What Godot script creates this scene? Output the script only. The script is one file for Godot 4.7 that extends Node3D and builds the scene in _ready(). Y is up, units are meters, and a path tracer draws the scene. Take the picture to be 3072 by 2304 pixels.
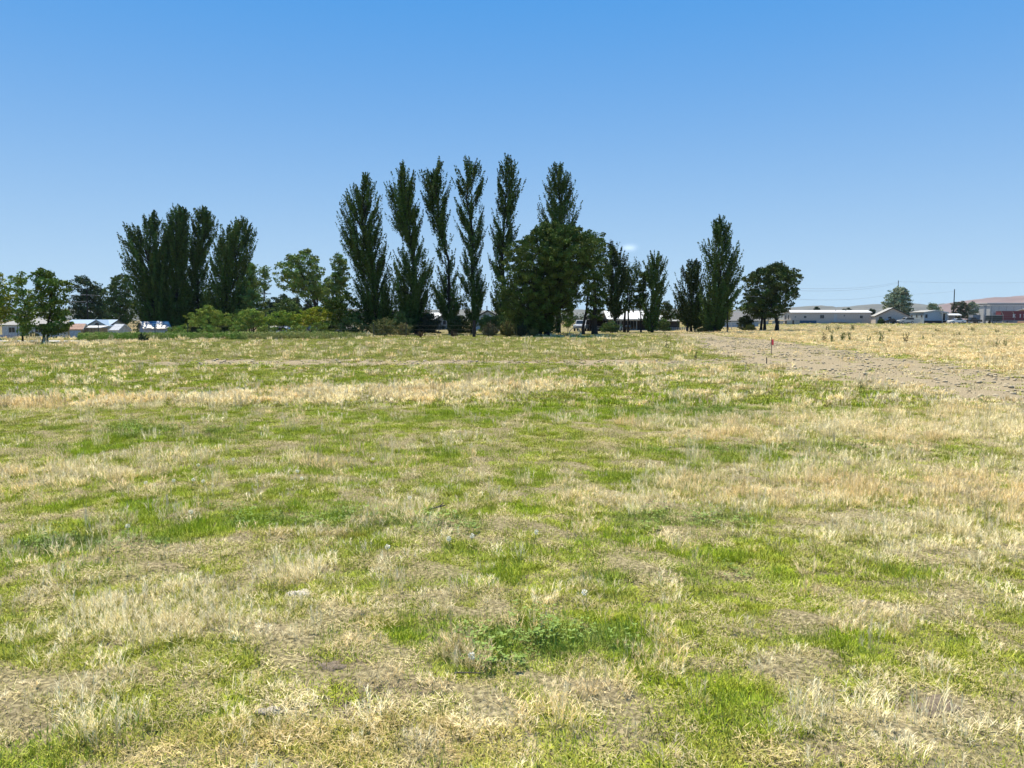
extends Node3D
# A dry summer meadow with poplars, a willow and scattered homes behind it.
# x runs to the right, d is the distance ahead of the photographer in metres (z = -d), y is up.

const SUN_TOWARDS := Vector3(-0.16, 0.885, -0.44)

var rng := RandomNumberGenerator.new()
var n_big := FastNoiseLite.new()
var n_mid := FastNoiseLite.new()
var n_small := FastNoiseLite.new()
var n_hue := FastNoiseLite.new()
var used := {}
var M := {}
var leaf_table: Array[PackedVector3Array] = []


func _ready():
	setup_light_and_camera()
	setup_noise()
	make_materials()
	make_leaf_table()
	build_ground()
	build_hills()
	build_treeline()
	build_homes_left()
	build_homes_centre()
	build_homes_right()
	build_trees()
	build_fences_and_wires()
	build_vehicles()
	build_shrubs()
	build_field_things()
	build_grass()


func setup_light_and_camera():
	var cam := Camera3D.new()
	cam.name = "camera"
	cam.fov = 53.0
	cam.near = 0.05
	cam.far = 40000.0
	cam.position = Vector3(0, 1.6, 0)
	cam.rotation_degrees = Vector3(-4.78, 0, 0)
	add_child(cam)
	cam.current = true
	var env := Environment.new()
	env.background_mode = Environment.BG_SKY
	env.tonemap_mode = Environment.TONE_MAPPER_LINEAR
	env.tonemap_exposure = 1.75
	env.sdfgi_enabled = true
	env.ssao_enabled = true
	env.ssil_enabled = true
	var sky_mat := ProceduralSkyMaterial.new()
	sky_mat.sky_top_color = lin(0.004, 0.158, 0.448)
	sky_mat.sky_horizon_color = lin(0.335, 0.452, 0.54)
	sky_mat.sky_curve = 0.15
	sky_mat.ground_bottom_color = lin(0.16, 0.15, 0.09)
	sky_mat.ground_horizon_color = lin(0.40, 0.43, 0.42)
	sky_mat.sky_energy_multiplier = 1.0
	sky_mat.sun_angle_max = 1.0
	sky_mat.sky_cover = cloud_cover()
	var sky := Sky.new()
	sky.sky_material = sky_mat
	env.sky = sky
	env.fog_enabled = true
	env.fog_density = 0.00005
	env.fog_light_color = lin(0.55, 0.74, 0.95)
	var world := WorldEnvironment.new()
	world.name = "world"
	world.environment = env
	add_child(world)
	var sun := DirectionalLight3D.new()
	sun.name = "sun"
	sun.light_energy = 1.6
	sun.light_angular_distance = 0.5
	sun.light_color = Color(1.0, 0.955, 0.86)
	sun.shadow_enabled = true
	sun.sky_mode = DirectionalLight3D.SKY_MODE_LIGHT_ONLY
	sun.basis = Basis.looking_at(-SUN_TOWARDS.normalized(), Vector3.UP)
	add_child(sun)


func cloud_cover() -> ImageTexture:
	# one small wisp of cloud low above the trees
	var im := Image.create(2048, 1024, false, Image.FORMAT_RGBA8)
	im.fill(Color(1, 1, 1, 0))
	var f := FastNoiseLite.new()
	f.seed = 5
	f.frequency = 0.18
	for v in range(470, 500):
		for u in range(10, 90):
			var e := pow((u - 48.0) / 2.6, 2.0) + pow((v - 482.0) / 1.1, 2.0)
			var a := clampf(exp(-e) * (0.9 + 0.8 * f.get_noise_2d(u, v * 3.0)), 0, 1) * 0.24
			if a > 0.01:
				im.set_pixel(u, v, Color(1, 1, 1, a))
	return ImageTexture.create_from_image(im)


func setup_noise():
	rng.seed = 20240
	for pair in [[n_big, 0.16, 11], [n_mid, 0.75, 12], [n_small, 2.6, 13], [n_hue, 0.42, 14]]:
		var f: FastNoiseLite = pair[0]
		f.noise_type = FastNoiseLite.TYPE_SIMPLEX
		f.frequency = pair[1]
		f.seed = pair[2]
		f.fractal_type = FastNoiseLite.FRACTAL_FBM
		f.fractal_octaves = 2


# ---------------------------------------------------------------- helpers

func lin(r: float, g: float, b: float) -> Color:
	return Color(r, g, b).linear_to_srgb()


func numbered(called: String) -> String:
	if not used.has(called):
		used[called] = 0
		return called
	used[called] += 1
	return "%s_%03d" % [called, used[called]]


func thing(called: String, label: String, category: String, at := Vector3.ZERO, turn := 0.0, group := "") -> Node3D:
	var o := Node3D.new()
	o.name = numbered(called)
	add_child(o)
	o.position = at
	o.rotation.y = turn
	tag(o, label, category, group)
	return o


func tag(o: Node, label: String, category: String, group := ""):
	o.set_meta("label", label)
	o.set_meta("category", category)
	if group != "":
		o.set_meta("group", group)


func part(parent: Node, called: String, g: Geo, m: Material) -> MeshInstance3D:
	var o := MeshInstance3D.new()
	o.mesh = g.mesh(m)
	if parent == self:
		o.name = numbered(called)
		add_child(o)
	else:
		o.name = called
		parent.add_child(o, true)
	return o


func structure(called: String, g: Geo, m: Material, label: String, category: String) -> MeshInstance3D:
	var o := part(self, called, g, m)
	o.set_meta("kind", "structure")
	tag(o, label, category)
	return o


func ground(x: float, d: float) -> float:
	var left := -1.7 * smoothstep(62, 120, d) * smoothstep(5, 45, -x)
	var mid := -0.25 * smoothstep(80, 135, d) * smoothstep(-30, 0, x) * smoothstep(-60, -30, -x)
	var right := 0.5 * smoothstep(90, 200, d) * smoothstep(25, 60, x)
	return left + mid + right


func at(x: float, d: float, up := 0.0) -> Vector3:
	return Vector3(x, ground(x, d) + up, -d)


class Geo:
	var v := PackedVector3Array()
	var n := PackedVector3Array()
	var c := PackedColorArray()
	var ix := PackedInt32Array()
	var tint := Color(1, 1, 1)

	func face(pts: Array, hint: Vector3):
		var k := v.size()
		var nn: Vector3 = (pts[2] - pts[0]).cross(pts[1] - pts[0]).normalized()
		var flip := nn.dot(hint) < 0.0
		if flip:
			nn = -nn
		for p in pts:
			v.append(p)
			n.append(nn)
			c.append(tint)
		for i in range(1, pts.size() - 1):
			if flip:
				ix.append_array([k, k + i + 1, k + i])
			else:
				ix.append_array([k, k + i, k + i + 1])

	func box(centre: Vector3, size: Vector3, b := Basis()):
		var h := size * 0.5
		for a in 3:
			for s in [-1.0, 1.0]:
				var out_dir := Vector3.ZERO
				out_dir[a] = s
				var u := Vector3.ZERO
				var w := Vector3.ZERO
				u[(a + 1) % 3] = 1.0
				w[(a + 2) % 3] = 1.0
				var pts := []
				for q in [[-1, -1], [1, -1], [1, 1], [-1, 1]]:
					pts.append(centre + b * ((out_dir + u * q[0] + w * q[1]) * h))
				face(pts, b * out_dir)

	func hull(outline: Array, z0: float, z1: float):
		# a polygon in x and y, pushed from z0 to z1
		var mid := Vector3.ZERO
		for p in outline:
			mid += Vector3(p.x, p.y, 0)
		mid /= outline.size()
		var front := []
		var back := []
		for p in outline:
			front.append(Vector3(p.x, p.y, z1))
			back.append(Vector3(p.x, p.y, z0))
		face(front, Vector3(0, 0, signf(z1 - z0)))
		face(back, Vector3(0, 0, signf(z0 - z1)))
		for i in outline.size():
			var j := (i + 1) % outline.size()
			var m: Vector3 = (front[i] + front[j]) * 0.5
			face([front[i], front[j], back[j], back[i]], Vector3(m.x - mid.x, m.y - mid.y, 0))

	func tube(a: Vector3, b: Vector3, ra: float, rb: float, sides := 6):
		var ax := (b - a).normalized()
		var u := ax.cross(Vector3(0.3, 0.1, 0.94)).normalized()
		if u.length() < 0.5:
			u = ax.cross(Vector3.RIGHT).normalized()
		var w := ax.cross(u)
		var k := v.size()
		for i in sides:
			var t := TAU * i / sides
			var r := u * cos(t) + w * sin(t)
			v.append(a + r * ra)
			v.append(b + r * rb)
			n.append(r)
			n.append(r)
			c.append(tint)
			c.append(tint)
		for i in sides:
			var p := k + 2 * i
			var q := k + 2 * ((i + 1) % sides)
			ix.append_array([p, p + 1, q, q, p + 1, q + 1])

	func disc(centre: Vector3, ax: Vector3, r: float, sides := 12):
		var u := ax.cross(Vector3(0.31, 0.87, 0.2)).normalized()
		var w := ax.cross(u).normalized()
		var pts := []
		for i in sides:
			var t := TAU * i / sides
			pts.append(centre + (u * cos(t) + w * sin(t)) * r)
		face(pts, ax)

	func drum(a: Vector3, b: Vector3, r: float, sides := 14):
		tube(a, b, r, r, sides)
		disc(a, (a - b).normalized(), r, sides)
		disc(b, (b - a).normalized(), r, sides)

	func lump(centre: Vector3, r: Vector3, f: FastNoiseLite, rough: float, rings := 7, sides := 10):
		var k := v.size()
		for i in rings + 1:
			var t := PI * i / rings
			for j in sides:
				var s := TAU * j / sides
				var dir := Vector3(sin(t) * cos(s), cos(t), sin(t) * sin(s))
				var q := 1.0 + rough * f.get_noise_3dv((dir + centre * 7.0) * 1.0)
				v.append(centre + dir * r * q)
				n.append((dir / r).normalized())
				c.append(tint)
		for i in rings:
			for j in sides:
				var a := k + i * sides + j
				var b := k + i * sides + (j + 1) % sides
				ix.append_array([a, a + sides, b, b, a + sides, b + sides])

	func leaf(p: Vector3, q: PackedVector3Array, s: float, col: Color):
		var k := v.size()
		var nn := q[4]
		v.append(p + q[0] * s)
		v.append(p + q[1] * s)
		v.append(p + q[2] * s)
		v.append(p + q[3] * s)
		n.append(nn)
		n.append(nn)
		n.append(nn)
		n.append(nn)
		c.append(col)
		c.append(col)
		c.append(col)
		c.append(col)
		ix.append(k)
		ix.append(k + 1)
		ix.append(k + 2)
		ix.append(k)
		ix.append(k + 2)
		ix.append(k + 3)

	func mesh(m: Material) -> ArrayMesh:
		var arrays := []
		arrays.resize(Mesh.ARRAY_MAX)
		arrays[Mesh.ARRAY_VERTEX] = v
		arrays[Mesh.ARRAY_NORMAL] = n
		arrays[Mesh.ARRAY_COLOR] = c
		arrays[Mesh.ARRAY_INDEX] = ix
		var out := ArrayMesh.new()
		out.add_surface_from_arrays(Mesh.PRIMITIVE_TRIANGLES, arrays)
		out.surface_set_material(0, m)
		return out


func make_leaf_table():
	var r := RandomNumberGenerator.new()
	r.seed = 77
	for i in 512:
		var ax := Vector3(r.randfn(), r.randfn(), r.randfn()).normalized()
		var nn := Vector3(r.randfn(), r.randfn() + 0.35, r.randfn()).normalized()
		var side := ax.cross(nn).normalized()
		nn = side.cross(ax).normalized()
		var w := r.randf_range(0.3, 0.46)
		leaf_table.append(PackedVector3Array([ax * -0.5, side * -w, ax * 0.5, side * w, nn]))


# ---------------------------------------------------------------- materials

func plain(called: String, r: float, g: float, b: float, rough := 0.8, metal := 0.0) -> StandardMaterial3D:
	var m := StandardMaterial3D.new()
	m.resource_name = called
	m.albedo_color = lin(r, g, b)
	m.roughness = rough
	m.metallic = metal
	M[called] = m
	return m


func grain_texture(freq: float, low: float, seed_no: int, octaves := 4, side := 512) -> NoiseTexture2D:
	var f := FastNoiseLite.new()
	f.seed = seed_no
	f.frequency = freq
	f.fractal_octaves = octaves
	var ramp := Gradient.new()
	ramp.set_color(0, Color(low, low, low))
	ramp.set_color(1, Color(1, 1, 1))
	var t := NoiseTexture2D.new()
	t.width = side
	t.height = side
	t.seamless = true
	t.noise = f
	t.color_ramp = ramp
	return t


func make_materials():
	var wear := grain_texture(0.02, 0.72, 3)
	var fine := grain_texture(0.06, 0.45, 4, 5)
	for s in [
		["white_paint", 0.62, 0.62, 0.61, 0.6], ["cream_paint", 0.52, 0.49, 0.42, 0.7], ["grey_siding", 0.33, 0.33, 0.34, 0.7], ["beige_siding", 0.66, 0.57, 0.50, 0.7],
		["tan_siding", 0.40, 0.30, 0.17, 0.8], ["blue_siding", 0.40, 0.49, 0.57, 0.7], ["brown_siding", 0.05, 0.035, 0.028, 0.8], ["lavender_siding", 0.46, 0.45, 0.51, 0.7],
		["white_roof", 0.78, 0.78, 0.78, 0.5], ["grey_roof", 0.24, 0.235, 0.23, 0.9], ["pale_roof", 0.42, 0.41, 0.39, 0.9], ["blue_roof", 0.27, 0.42, 0.62, 0.45], ["salmon_roof", 0.55, 0.33, 0.24, 0.8],
		["dark_trim", 0.03, 0.03, 0.035, 0.6], ["blue_board", 0.05, 0.12, 0.2, 0.7], ["red_paint", 0.24, 0.035, 0.045, 0.55], ["galvanised", 0.38, 0.39, 0.41, 0.5], ["dark_green_paint", 0.03, 0.045, 0.04, 0.5],
		["weathered_wood", 0.17, 0.14, 0.11, 0.9], ["pole_wood", 0.045, 0.035, 0.028, 0.9], ["bark", 0.055, 0.045, 0.036, 0.95], ["pale_bark", 0.14, 0.125, 0.10, 0.95], ["concrete", 0.46, 0.44, 0.40, 0.9],
		["chalk", 0.82, 0.76, 0.64, 0.95], ["tarp_blue", 0.10, 0.17, 0.32, 0.5], ["tarp_white", 0.72, 0.73, 0.75, 0.5], ["dung", 0.62, 0.56, 0.46, 0.95], ["soil_dark", 0.30, 0.24, 0.17, 0.95], ["soil_clod", 0.74, 0.62, 0.42, 0.95],
	]:
		var m := plain(s[0], s[1], s[2], s[3], s[4])
		m.albedo_texture = wear
		m.uv1_triplanar = true
		m.uv1_world_triplanar = true
		m.uv1_scale = Vector3.ONE * 0.35
	for k in ["bark", "pale_bark", "pole_wood", "weathered_wood", "dung", "soil_clod", "soil_dark", "chalk"]:
		M[k].albedo_texture = fine
		M[k].uv1_scale = Vector3.ONE * (3.0 if k in ["dung", "soil_clod", "soil_dark", "chalk"] else 0.8)
	plain("car_white", 0.72, 0.72, 0.72, 0.25)
	plain("car_silver", 0.42, 0.43, 0.44, 0.28, 0.4)
	plain("car_dark", 0.02, 0.022, 0.026, 0.25)
	plain("car_maroon", 0.10, 0.02, 0.025, 0.3)
	plain("tyre", 0.018, 0.018, 0.018, 0.9)
	plain("wheel_metal", 0.45, 0.45, 0.46, 0.35, 0.7)
	plain("glass_dark", 0.02, 0.024, 0.028, 0.08)
	plain("lamp_lens", 0.75, 0.75, 0.72, 0.1)
	plain("wire", 0.25, 0.25, 0.26, 0.4, 0.6)
	plain("flag_pink", 0.85, 0.08, 0.10, 0.6)
	plain("steel_post", 0.05, 0.06, 0.05, 0.7)
	plain("letter_white", 0.7, 0.7, 0.7, 0.6)
	for k in ["letter_white"]:
		M[k].albedo_texture = null
	var g := plain("meadow_soil", 1, 1, 1, 1.0)
	g.vertex_color_use_as_albedo = true
	g.albedo_texture = fine
	g.uv1_triplanar = true
	g.uv1_world_triplanar = true
	g.uv1_scale = Vector3.ONE * 0.9
	var bumps := grain_texture(0.05, 0.0, 9, 5)
	bumps.as_normal_map = true
	bumps.bump_strength = 6.0
	bumps.color_ramp = null
	g.normal_enabled = true
	g.normal_texture = bumps
	g.specular_mode = BaseMaterial3D.SPECULAR_DISABLED
	for s in [["leaf", 0.8, 0.6], ["grass", 0.6, 0.75], ["straw", 0.5, 0.8]]:
		var m := plain(s[0], 1, 1, 1, s[2])
		m.vertex_color_use_as_albedo = true
		m.backlight = Color(s[1], s[1], s[1]).linear_to_srgb()
		m.metallic_specular = 0.12
	var h := plain("far_land", 1, 1, 1, 1.0)
	h.vertex_color_use_as_albedo = true
	h.specular_mode = BaseMaterial3D.SPECULAR_DISABLED



# ---------------------------------------------------------------- what covers the ground

# dry straw patches: x, d, half width, half depth, strength
const STRAW := [
	[-9.5, 14.2, 3.2, 0.8, 0.90], [-6, 15.2, 3.2, 1.1, 0.95], [-3.6, 16.2, 2.6, 1.6, 1.00], [-1.6, 17.3, 2.2, 1.6, 1.00], [0.4, 18.6, 2, 1, 0.80], [-1.2, 15.2, 1, 0.9, 0.80],
	[3.1, 10.6, 1.1, 0.8, 1.00], [2.1, 11.6, 0.8, 0.5, 0.80], [5.4, 11.2, 1.6, 1.3, 0.90], [7, 11, 1.6, 1.6, 0.95], [8.5, 12.5, 1.6, 1.6, 0.90], [1, 11.9, 0.35, 0.3, 0.70], [-0.9, 10.2, 0.4, 0.25, 0.60],
	[1.1, 6.7, 0.75, 0.4, 0.77], [1.8, 6.5, 0.6, 0.35, 0.68], [3.1, 7, 1.5, 0.9, 0.81], [4.4, 6.6, 1.1, 1.1, 0.81], [3.2, 5.5, 1, 0.6, 0.68], [2.9, 8.1, 1.2, 0.5, 0.51], [4.6, 8.2, 1.2, 0.7, 0.59],
	[-0.95, 6.3, 0.28, 0.3, 0.77], [-1.9, 4.1, 0.42, 0.4, 0.72], [-1.45, 3.95, 0.4, 0.25, 0.59], [-1.35, 4.7, 0.25, 0.2, 0.68], [-4.5, 7.7, 0.8, 0.6, 0.77], [-3.8, 8.6, 0.9, 0.5, 0.50], [-2.3, 8.4, 0.9, 0.3, 0.42],
	[0.02, 2.95, 0.33, 0.18, 0.81], [1.55, 2.9, 0.38, 0.25, 0.81], [-1.62, 2.86, 0.13, 0.1, 0.77], [-0.25, 3.5, 0.12, 0.15, 0.68], [-0.85, 4.2, 0.25, 0.15, 0.59], [-0.75, 3.1, 0.5, 0.2, 0.42], [1.9, 4, 0.25, 0.3, 0.51], [-2.9, 6, 0.4, 0.3, 0.26],
]
# lush patches: the same
const LUSH := [
	[-2.5, 6.2, 0.9, 0.6, 0.8], [-1.7, 6.4, 0.8, 0.4, 0.9], [-0.5, 9.2, 0.8, 0.5, 0.8], [2.4, 8.9, 0.9, 0.7, 0.9], [2.0, 13.5, 2.4, 1.6, 0.8], [-2.6, 4.8, 0.6, 0.3, 0.9], [-0.35, 4.6, 0.35, 0.25, 1.0], [-0.5, 3.9, 0.3, 0.3, 0.8],
	[0.2, 3.75, 0.45, 0.25, 0.9], [1.6, 3.7, 0.3, 0.2, 0.8], [0.9, 5.2, 0.6, 0.4, 0.7], [-1.6, 2.8, 0.25, 0.2, 0.9], [1.0, 3.0, 0.3, 0.2, 0.7], [-4.0, 10.5, 1.8, 0.8, 0.7], [-1.0, 12.5, 2.0, 0.8, 0.7], [4.5, 14.5, 2.0, 1.0, 0.6],
	[-3.5, 5.2, 0.6, 0.35, 0.9], [0.5, 7.6, 0.8, 0.4, 0.7], [2.6, 4.6, 0.4, 0.3, 0.6], [-5.5, 9.5, 1.0, 0.6, 0.8],
]
# bluish, darker green weeds
const BLUISH := [[-2.9, 5.3, 0.7, 0.22, 1.0], [-0.55, 5.9, 0.5, 0.28, 1.0], [0.0, 3.7, 0.5, 0.28, 1.0], [-1.4, 6.0, 0.8, 0.25, 0.7], [1.3, 6.0, 0.6, 0.3, 0.7], [1.0, 4.7, 0.6, 0.2, 0.6], [3.4, 13.4, 1.4, 0.6, 0.8], [1.8, 7.5, 0.5, 0.25, 0.7], [-5.4, 11.0, 1.2, 0.5, 0.7], [2.3, 9.4, 0.7, 0.3, 0.6], [4.4, 9.3, 1.4, 0.5, 0.5]]
# trampled or rusty dry ground
const RUSTY := [[-0.9, 2.75, 0.7, 0.16, 0.9], [-0.35, 2.8, 0.5, 0.2, 0.9], [-0.75, 4.0, 0.2, 0.12, 0.8], [-5.4, 8.0, 0.5, 0.3, 0.7], [-1.6, 5.6, 0.5, 0.12, 0.8], [1.1, 2.7, 0.3, 0.1, 0.6], [3.9, 5.8, 0.8, 0.4, 0.4]]
# bare earth
const BARE := [[-0.8, 3.45, 0.18, 0.12, 1.0], [-0.55, 3.15, 0.3, 0.16, 0.9], [1.75, 3.05, 0.2, 0.1, 1.0], [1.35, 3.9, 0.12, 0.12, 0.6], [0.85, 4.3, 0.35, 0.12, 0.7], [-0.55, 4.4, 0.2, 0.1, 0.7], [-1.9, 5.5, 0.5, 0.12, 0.6], [3.6, 6.1, 0.4, 0.1, 0.8], [0.55, 4.2, 0.12, 0.08, 0.6], [1.2, 2.7, 0.25, 0.1, 0.5], [-1.5, 3.3, 0.12, 0.06, 0.7]]


func spots(list: Array, x: float, d: float, wob: float) -> float:
	var best := 0.0
	for e in list:
		var a: float = (x - e[0]) / e[2]
		if a > 1.7 or a < -1.7:
			continue
		var b: float = (d - e[1]) / e[3]
		if b > 1.7 or b < -1.7:
			continue
		var q := a * a + b * b + wob
		best = maxf(best, e[4] * (1.0 - smoothstep(0.35, 1.5, q)))
	return best


func strip_line(x: float) -> float:
	return 28.8 + 0.0036 * x * x


func track_mid(d: float) -> float:
	return 11.2 + 7.6 * smoothstep(14, 80, d)


# straw, lush, bluish, rusty, bare, worked earth of the two tracks
func cover(x: float, d: float) -> PackedFloat32Array:
	var nb := n_big.get_noise_2d(x, d)
	var nm := n_mid.get_noise_2d(x, d)
	var ns := n_small.get_noise_2d(x, d)
	var wob := nm * 0.9 + ns * 0.5
	var straw := spots(STRAW, x, d, wob)
	var lush := spots(LUSH, x, d, wob)
	var bluish := spots(BLUISH, x, d, wob)
	var rusty := 0.65 * spots(RUSTY, x, d, wob)
	var bare := spots(BARE, x, d, wob * 0.7)
	straw = maxf(straw, 0.3 * smoothstep(0.15, 0.6, nm * 0.35 + ns * 0.95 + nb * 0.15))
	lush = maxf(lush, 0.6 * smoothstep(-0.05, 0.5, -nm * 0.4 + nb * 0.35 - ns * 0.5))
	bare = maxf(bare, 0.45 * smoothstep(0.4, 0.62, ns * 0.9 - nm * 0.25))
	# the ground dries out towards the right-hand side and with the shallower soil beyond the meadow
	straw = maxf(straw, (0.22 + 0.6 * nm + 0.3 * ns) * smoothstep(1.5, 4.5, x) * smoothstep(3.5, 6.0, d))
	var off := x - track_mid(d)
	var track := 0.0
	if d > 9.5 and d < 86.0:
		var half := 2.2 + 1.6 * smoothstep(14, 28, d) - 1.5 * smoothstep(45, 75, d)
		track = (1.0 - smoothstep(half * 0.75, half * 1.15, absf(off) + 1.2 * nm)) * smoothstep(10.0, 13.0, d + nm)
		straw = lerpf(straw, 0.95 + 0.2 * nb, smoothstep(half * 0.8, half * 1.3, off + nm) * smoothstep(12, 16, d))
	elif d >= 86.0:
		straw = lerpf(straw, 0.95, smoothstep(1.0, 4.0, off)) * (1.0 - 0.75 * smoothstep(150, 175, d + 12.0 * nb))
	# a thin worked strip runs across the meadow to the track
	var across := 1.0 - smoothstep(1.1, 1.9, absf(d - strip_line(x) + nb * 1.2) + 0.7 * nm)
	across *= smoothstep(-17, -10, x) * (1.0 - smoothstep(8, 13, x)) * (0.9 + 0.5 * nm)
	track = maxf(track, across)
	# the parcel beyond the worked strip was mown and is drier
	if d > strip_line(x) - 1.5:
		var f := smoothstep(-1.0, 1.0, d - strip_line(x) + nm)
		var mid := clampf(0.3 + 0.5 * nb + 0.35 * n_mid.get_noise_2d(x * 0.35, d * 0.2), 0, 1)
		straw = lerpf(straw, maxf(straw, mid * 0.5), f)
		lush = lerpf(lush, clampf(0.35 - 0.6 * nb, 0.05, 0.8), f)
	if x < -22.0 and d > 42.0 and d < 62.0:
		straw = maxf(straw, smoothstep(-22, -27, x) * smoothstep(44, 47, d) * 0.95)
	return PackedFloat32Array([clampf(straw, 0, 1), clampf(lush, 0, 1), clampf(bluish, 0, 1), clampf(rusty, 0, 1), clampf(bare, 0, 1), clampf(track, 0, 1)])


func steps(first: float, last: float, least: float, share: float) -> PackedFloat32Array:
	var out := PackedFloat32Array()
	var s := first
	while s < last:
		out.append(s)
		s += maxf(least, absf(s) * share)
	out.append(last)
	return out


func build_ground():
	var ds := PackedFloat32Array()
	for s in [-3000.0, -1200.0, -500.0, -200.0, -90.0, -40.0, -18.0]:
		ds.append(s)
	ds.append_array(steps(-8.0, 6500.0, 0.12, 0.03))
	var right := steps(0.08, 6500.0, 0.16, 0.045)
	var xs := PackedFloat32Array()
	for i in range(right.size() - 1, -1, -1):
		xs.append(-right[i])
	xs.append_array(right)
	var g := Geo.new()
	var w := xs.size()
	var soil := Color(0.36, 0.29, 0.19)
	var thatch := Color(0.55, 0.47, 0.29)
	var green := Color(0.36, 0.35, 0.11)
	var worked := Color(0.58, 0.48, 0.325)
	var far_c := Color(0.45, 0.36, 0.20)
	for d in ds:
		for x in xs:
			var y := ground(x, d)
			var col := far_c
			if d > -8.5 and d < 260.0 and absf(x) < 200.0:
				var k := cover(x, d)
				col = soil.lerp(green, 0.35 + 0.4 * k[1]).lerp(thatch, clampf(k[0] + 0.25, 0, 1))
				col = col.lerp(soil, k[4]).lerp(worked, k[5])
				var ns := n_small.get_noise_2d(x, d)
				if d < 30.0:
					y += 0.018 * ns + 0.02 * n_mid.get_noise_2d(x, d)
				y += k[5] * (0.05 * ns + 0.05 * n_mid.get_noise_2d(x * 1.7, d * 1.7)) * (1.0 - smoothstep(60, 85, d))
			else:
				col = far_c
			g.v.append(Vector3(x, y, -d))
			g.n.append(Vector3.UP)
			g.c.append(col)
	for j in ds.size() - 1:
		for i in w - 1:
			var a := j * w + i
			g.ix.append_array([a, a + w, a + 1, a + 1, a + w, a + w + 1])
	# smooth normals from the sheet itself
	for j in range(1, ds.size() - 1):
		for i in range(1, w - 1):
			var a := j * w + i
			var nn := (g.v[a + w] - g.v[a - w]).cross(g.v[a + 1] - g.v[a - 1]).normalized()
			g.n[a] = nn if nn.y > 0 else -nn
	structure("ground", g, M.meadow_soil, "uneven dry meadow ground with tan tracks and bare earth", "ground")
	# pale gravel drive beyond the meadow's corner
	var r := Geo.new()
	var run := steps(-120.0, -30.5, 2.0, 0.0)
	for i in run.size() - 1:
		var x0 := run[i]
		var x1 := run[i + 1]
		r.face([at(x0, 55.6, 0.012), at(x1, 55.6, 0.012), at(x1, 59.5, 0.012), at(x0, 59.5, 0.012)], Vector3.UP)
	structure("gravel_drive", r, M.concrete, "pale gravel drive passing behind the two young trees", "drive")


func build_hills():
	hill_range("hills", 5200.0, [[-6400, 60], [-5000, 82], [-2600, 70], [-1200, 76], [0, 62], [900, 70], [1700, 70], [1880, 84], [2012, 98], [2100, 86], [2250, 84], [2420, 110], [2600, 104], [2800, 98], [2900, 112], [3100, 106], [3400, 84], [5200, 90], [6400, 60]], Color(0.16, 0.15, 0.12), 31, "low blue hills on the horizon", 26.0)
	hill_range("ridge", 3000.0, [[1560, 0], [1620, 30], [1670, 58], [1735, 76], [1800, 86], [1840, 86], [1950, 92], [2010, 97], [2400, 106], [3200, 120], [5200, 90]], Color(0.24, 0.18, 0.17), 32, "long dry pinkish ridge rising beyond the trucks", 9.0)


func build_treeline():
	# far-off trees that read as one dark mass behind the houses
	var r := RandomNumberGenerator.new()
	r.seed = 606
	var g := Geo.new()
	for i in 1150:
		var x := r.randf_range(-190.0, 60.0)
		var d := r.randf_range(205.0, 250.0)
		var px := x / d
		var h := 4.0 + 2.5 * n_big.get_noise_2d(x * 0.5, 7.0) + 4.5 * smoothstep(-0.22, -0.34, px)
		if px > -0.17:
			h = 1.9 + 1.0 * n_big.get_noise_2d(x * 0.5, 7.0)
		if px > 0.0:
			h = 2.6 + 1.2 * n_big.get_noise_2d(x * 0.5, 7.0)
		var base := ground(x, d)
		var p := Vector3(x, base + h * pow(r.randf(), 0.6), -d)
		var t := r.randf_range(0.6, 1.3)
		for k in 26:
			var e := leaf_table[r.randi() % 512][4]
			g.leaf(p + e * r.randf_range(0.3, 1.5), leaf_table[r.randi() % 512], r.randf_range(0.35, 0.65), Color(0.055 * t, 0.08 * t, 0.035 * t))
	var o := part(self, "distant_treeline", g, M.leaf)
	o.set_meta("kind", "stuff")
	tag(o, "far dark line of trees behind the houses", "trees")


func hill_range(called: String, d: float, tops: Array, col: Color, seed_no: int, label: String, rough: float):
	var f := FastNoiseLite.new()
	f.seed = seed_no
	f.frequency = 0.004
	f.fractal_octaves = 4
	var g := Geo.new()
	var rows := 16
	var x0: float = tops[0][0]
	var x1: float = tops[-1][0]
	var cols := 260
	for j in rows + 1:
		for i in cols + 1:
			var x := lerpf(x0, x1, float(i) / cols)
			var top := 0.0
			for k in tops.size() - 1:
				if x >= tops[k][0] and x <= tops[k + 1][0]:
					top = lerpf(tops[k][1], tops[k + 1][1], (x - tops[k][0]) / (tops[k + 1][0] - tops[k][0]))
			var t := float(j) / rows
			var y := top * sin(t * PI * 0.5) + f.get_noise_2d(x, t * 900.0) * rough * t * (1.0 - 0.6 * t)
			var q := 0.85 + 0.35 * f.get_noise_2d(x * 1.3 + 500.0, t * 1500.0)
			g.v.append(Vector3(x, y - 2.0, -(d - 900.0 + t * 900.0 + 160.0 * f.get_noise_2d(x, 40.0))))
			g.n.append(Vector3.UP)
			g.c.append(Color(col.r * q, col.g * q, col.b * q))
	var w := cols + 1
	for j in rows:
		for i in cols:
			var a := j * w + i
			g.ix.append_array([a, a + w, a + 1, a + 1, a + w, a + w + 1])
	for j in rows + 1:
		for i in range(1, cols):
			var a := j * w + i
			var lo := maxi(j - 1, 0) * w + i
			var hi := mini(j + 1, rows) * w + i
			var nn := (g.v[hi] - g.v[lo]).cross(g.v[a + 1] - g.v[a - 1]).normalized()
			g.n[a] = nn if nn.y > 0 else -nn
	structure(called, g, M.far_land, label, "hills")



# ---------------------------------------------------------------- homes and sheds

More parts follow.
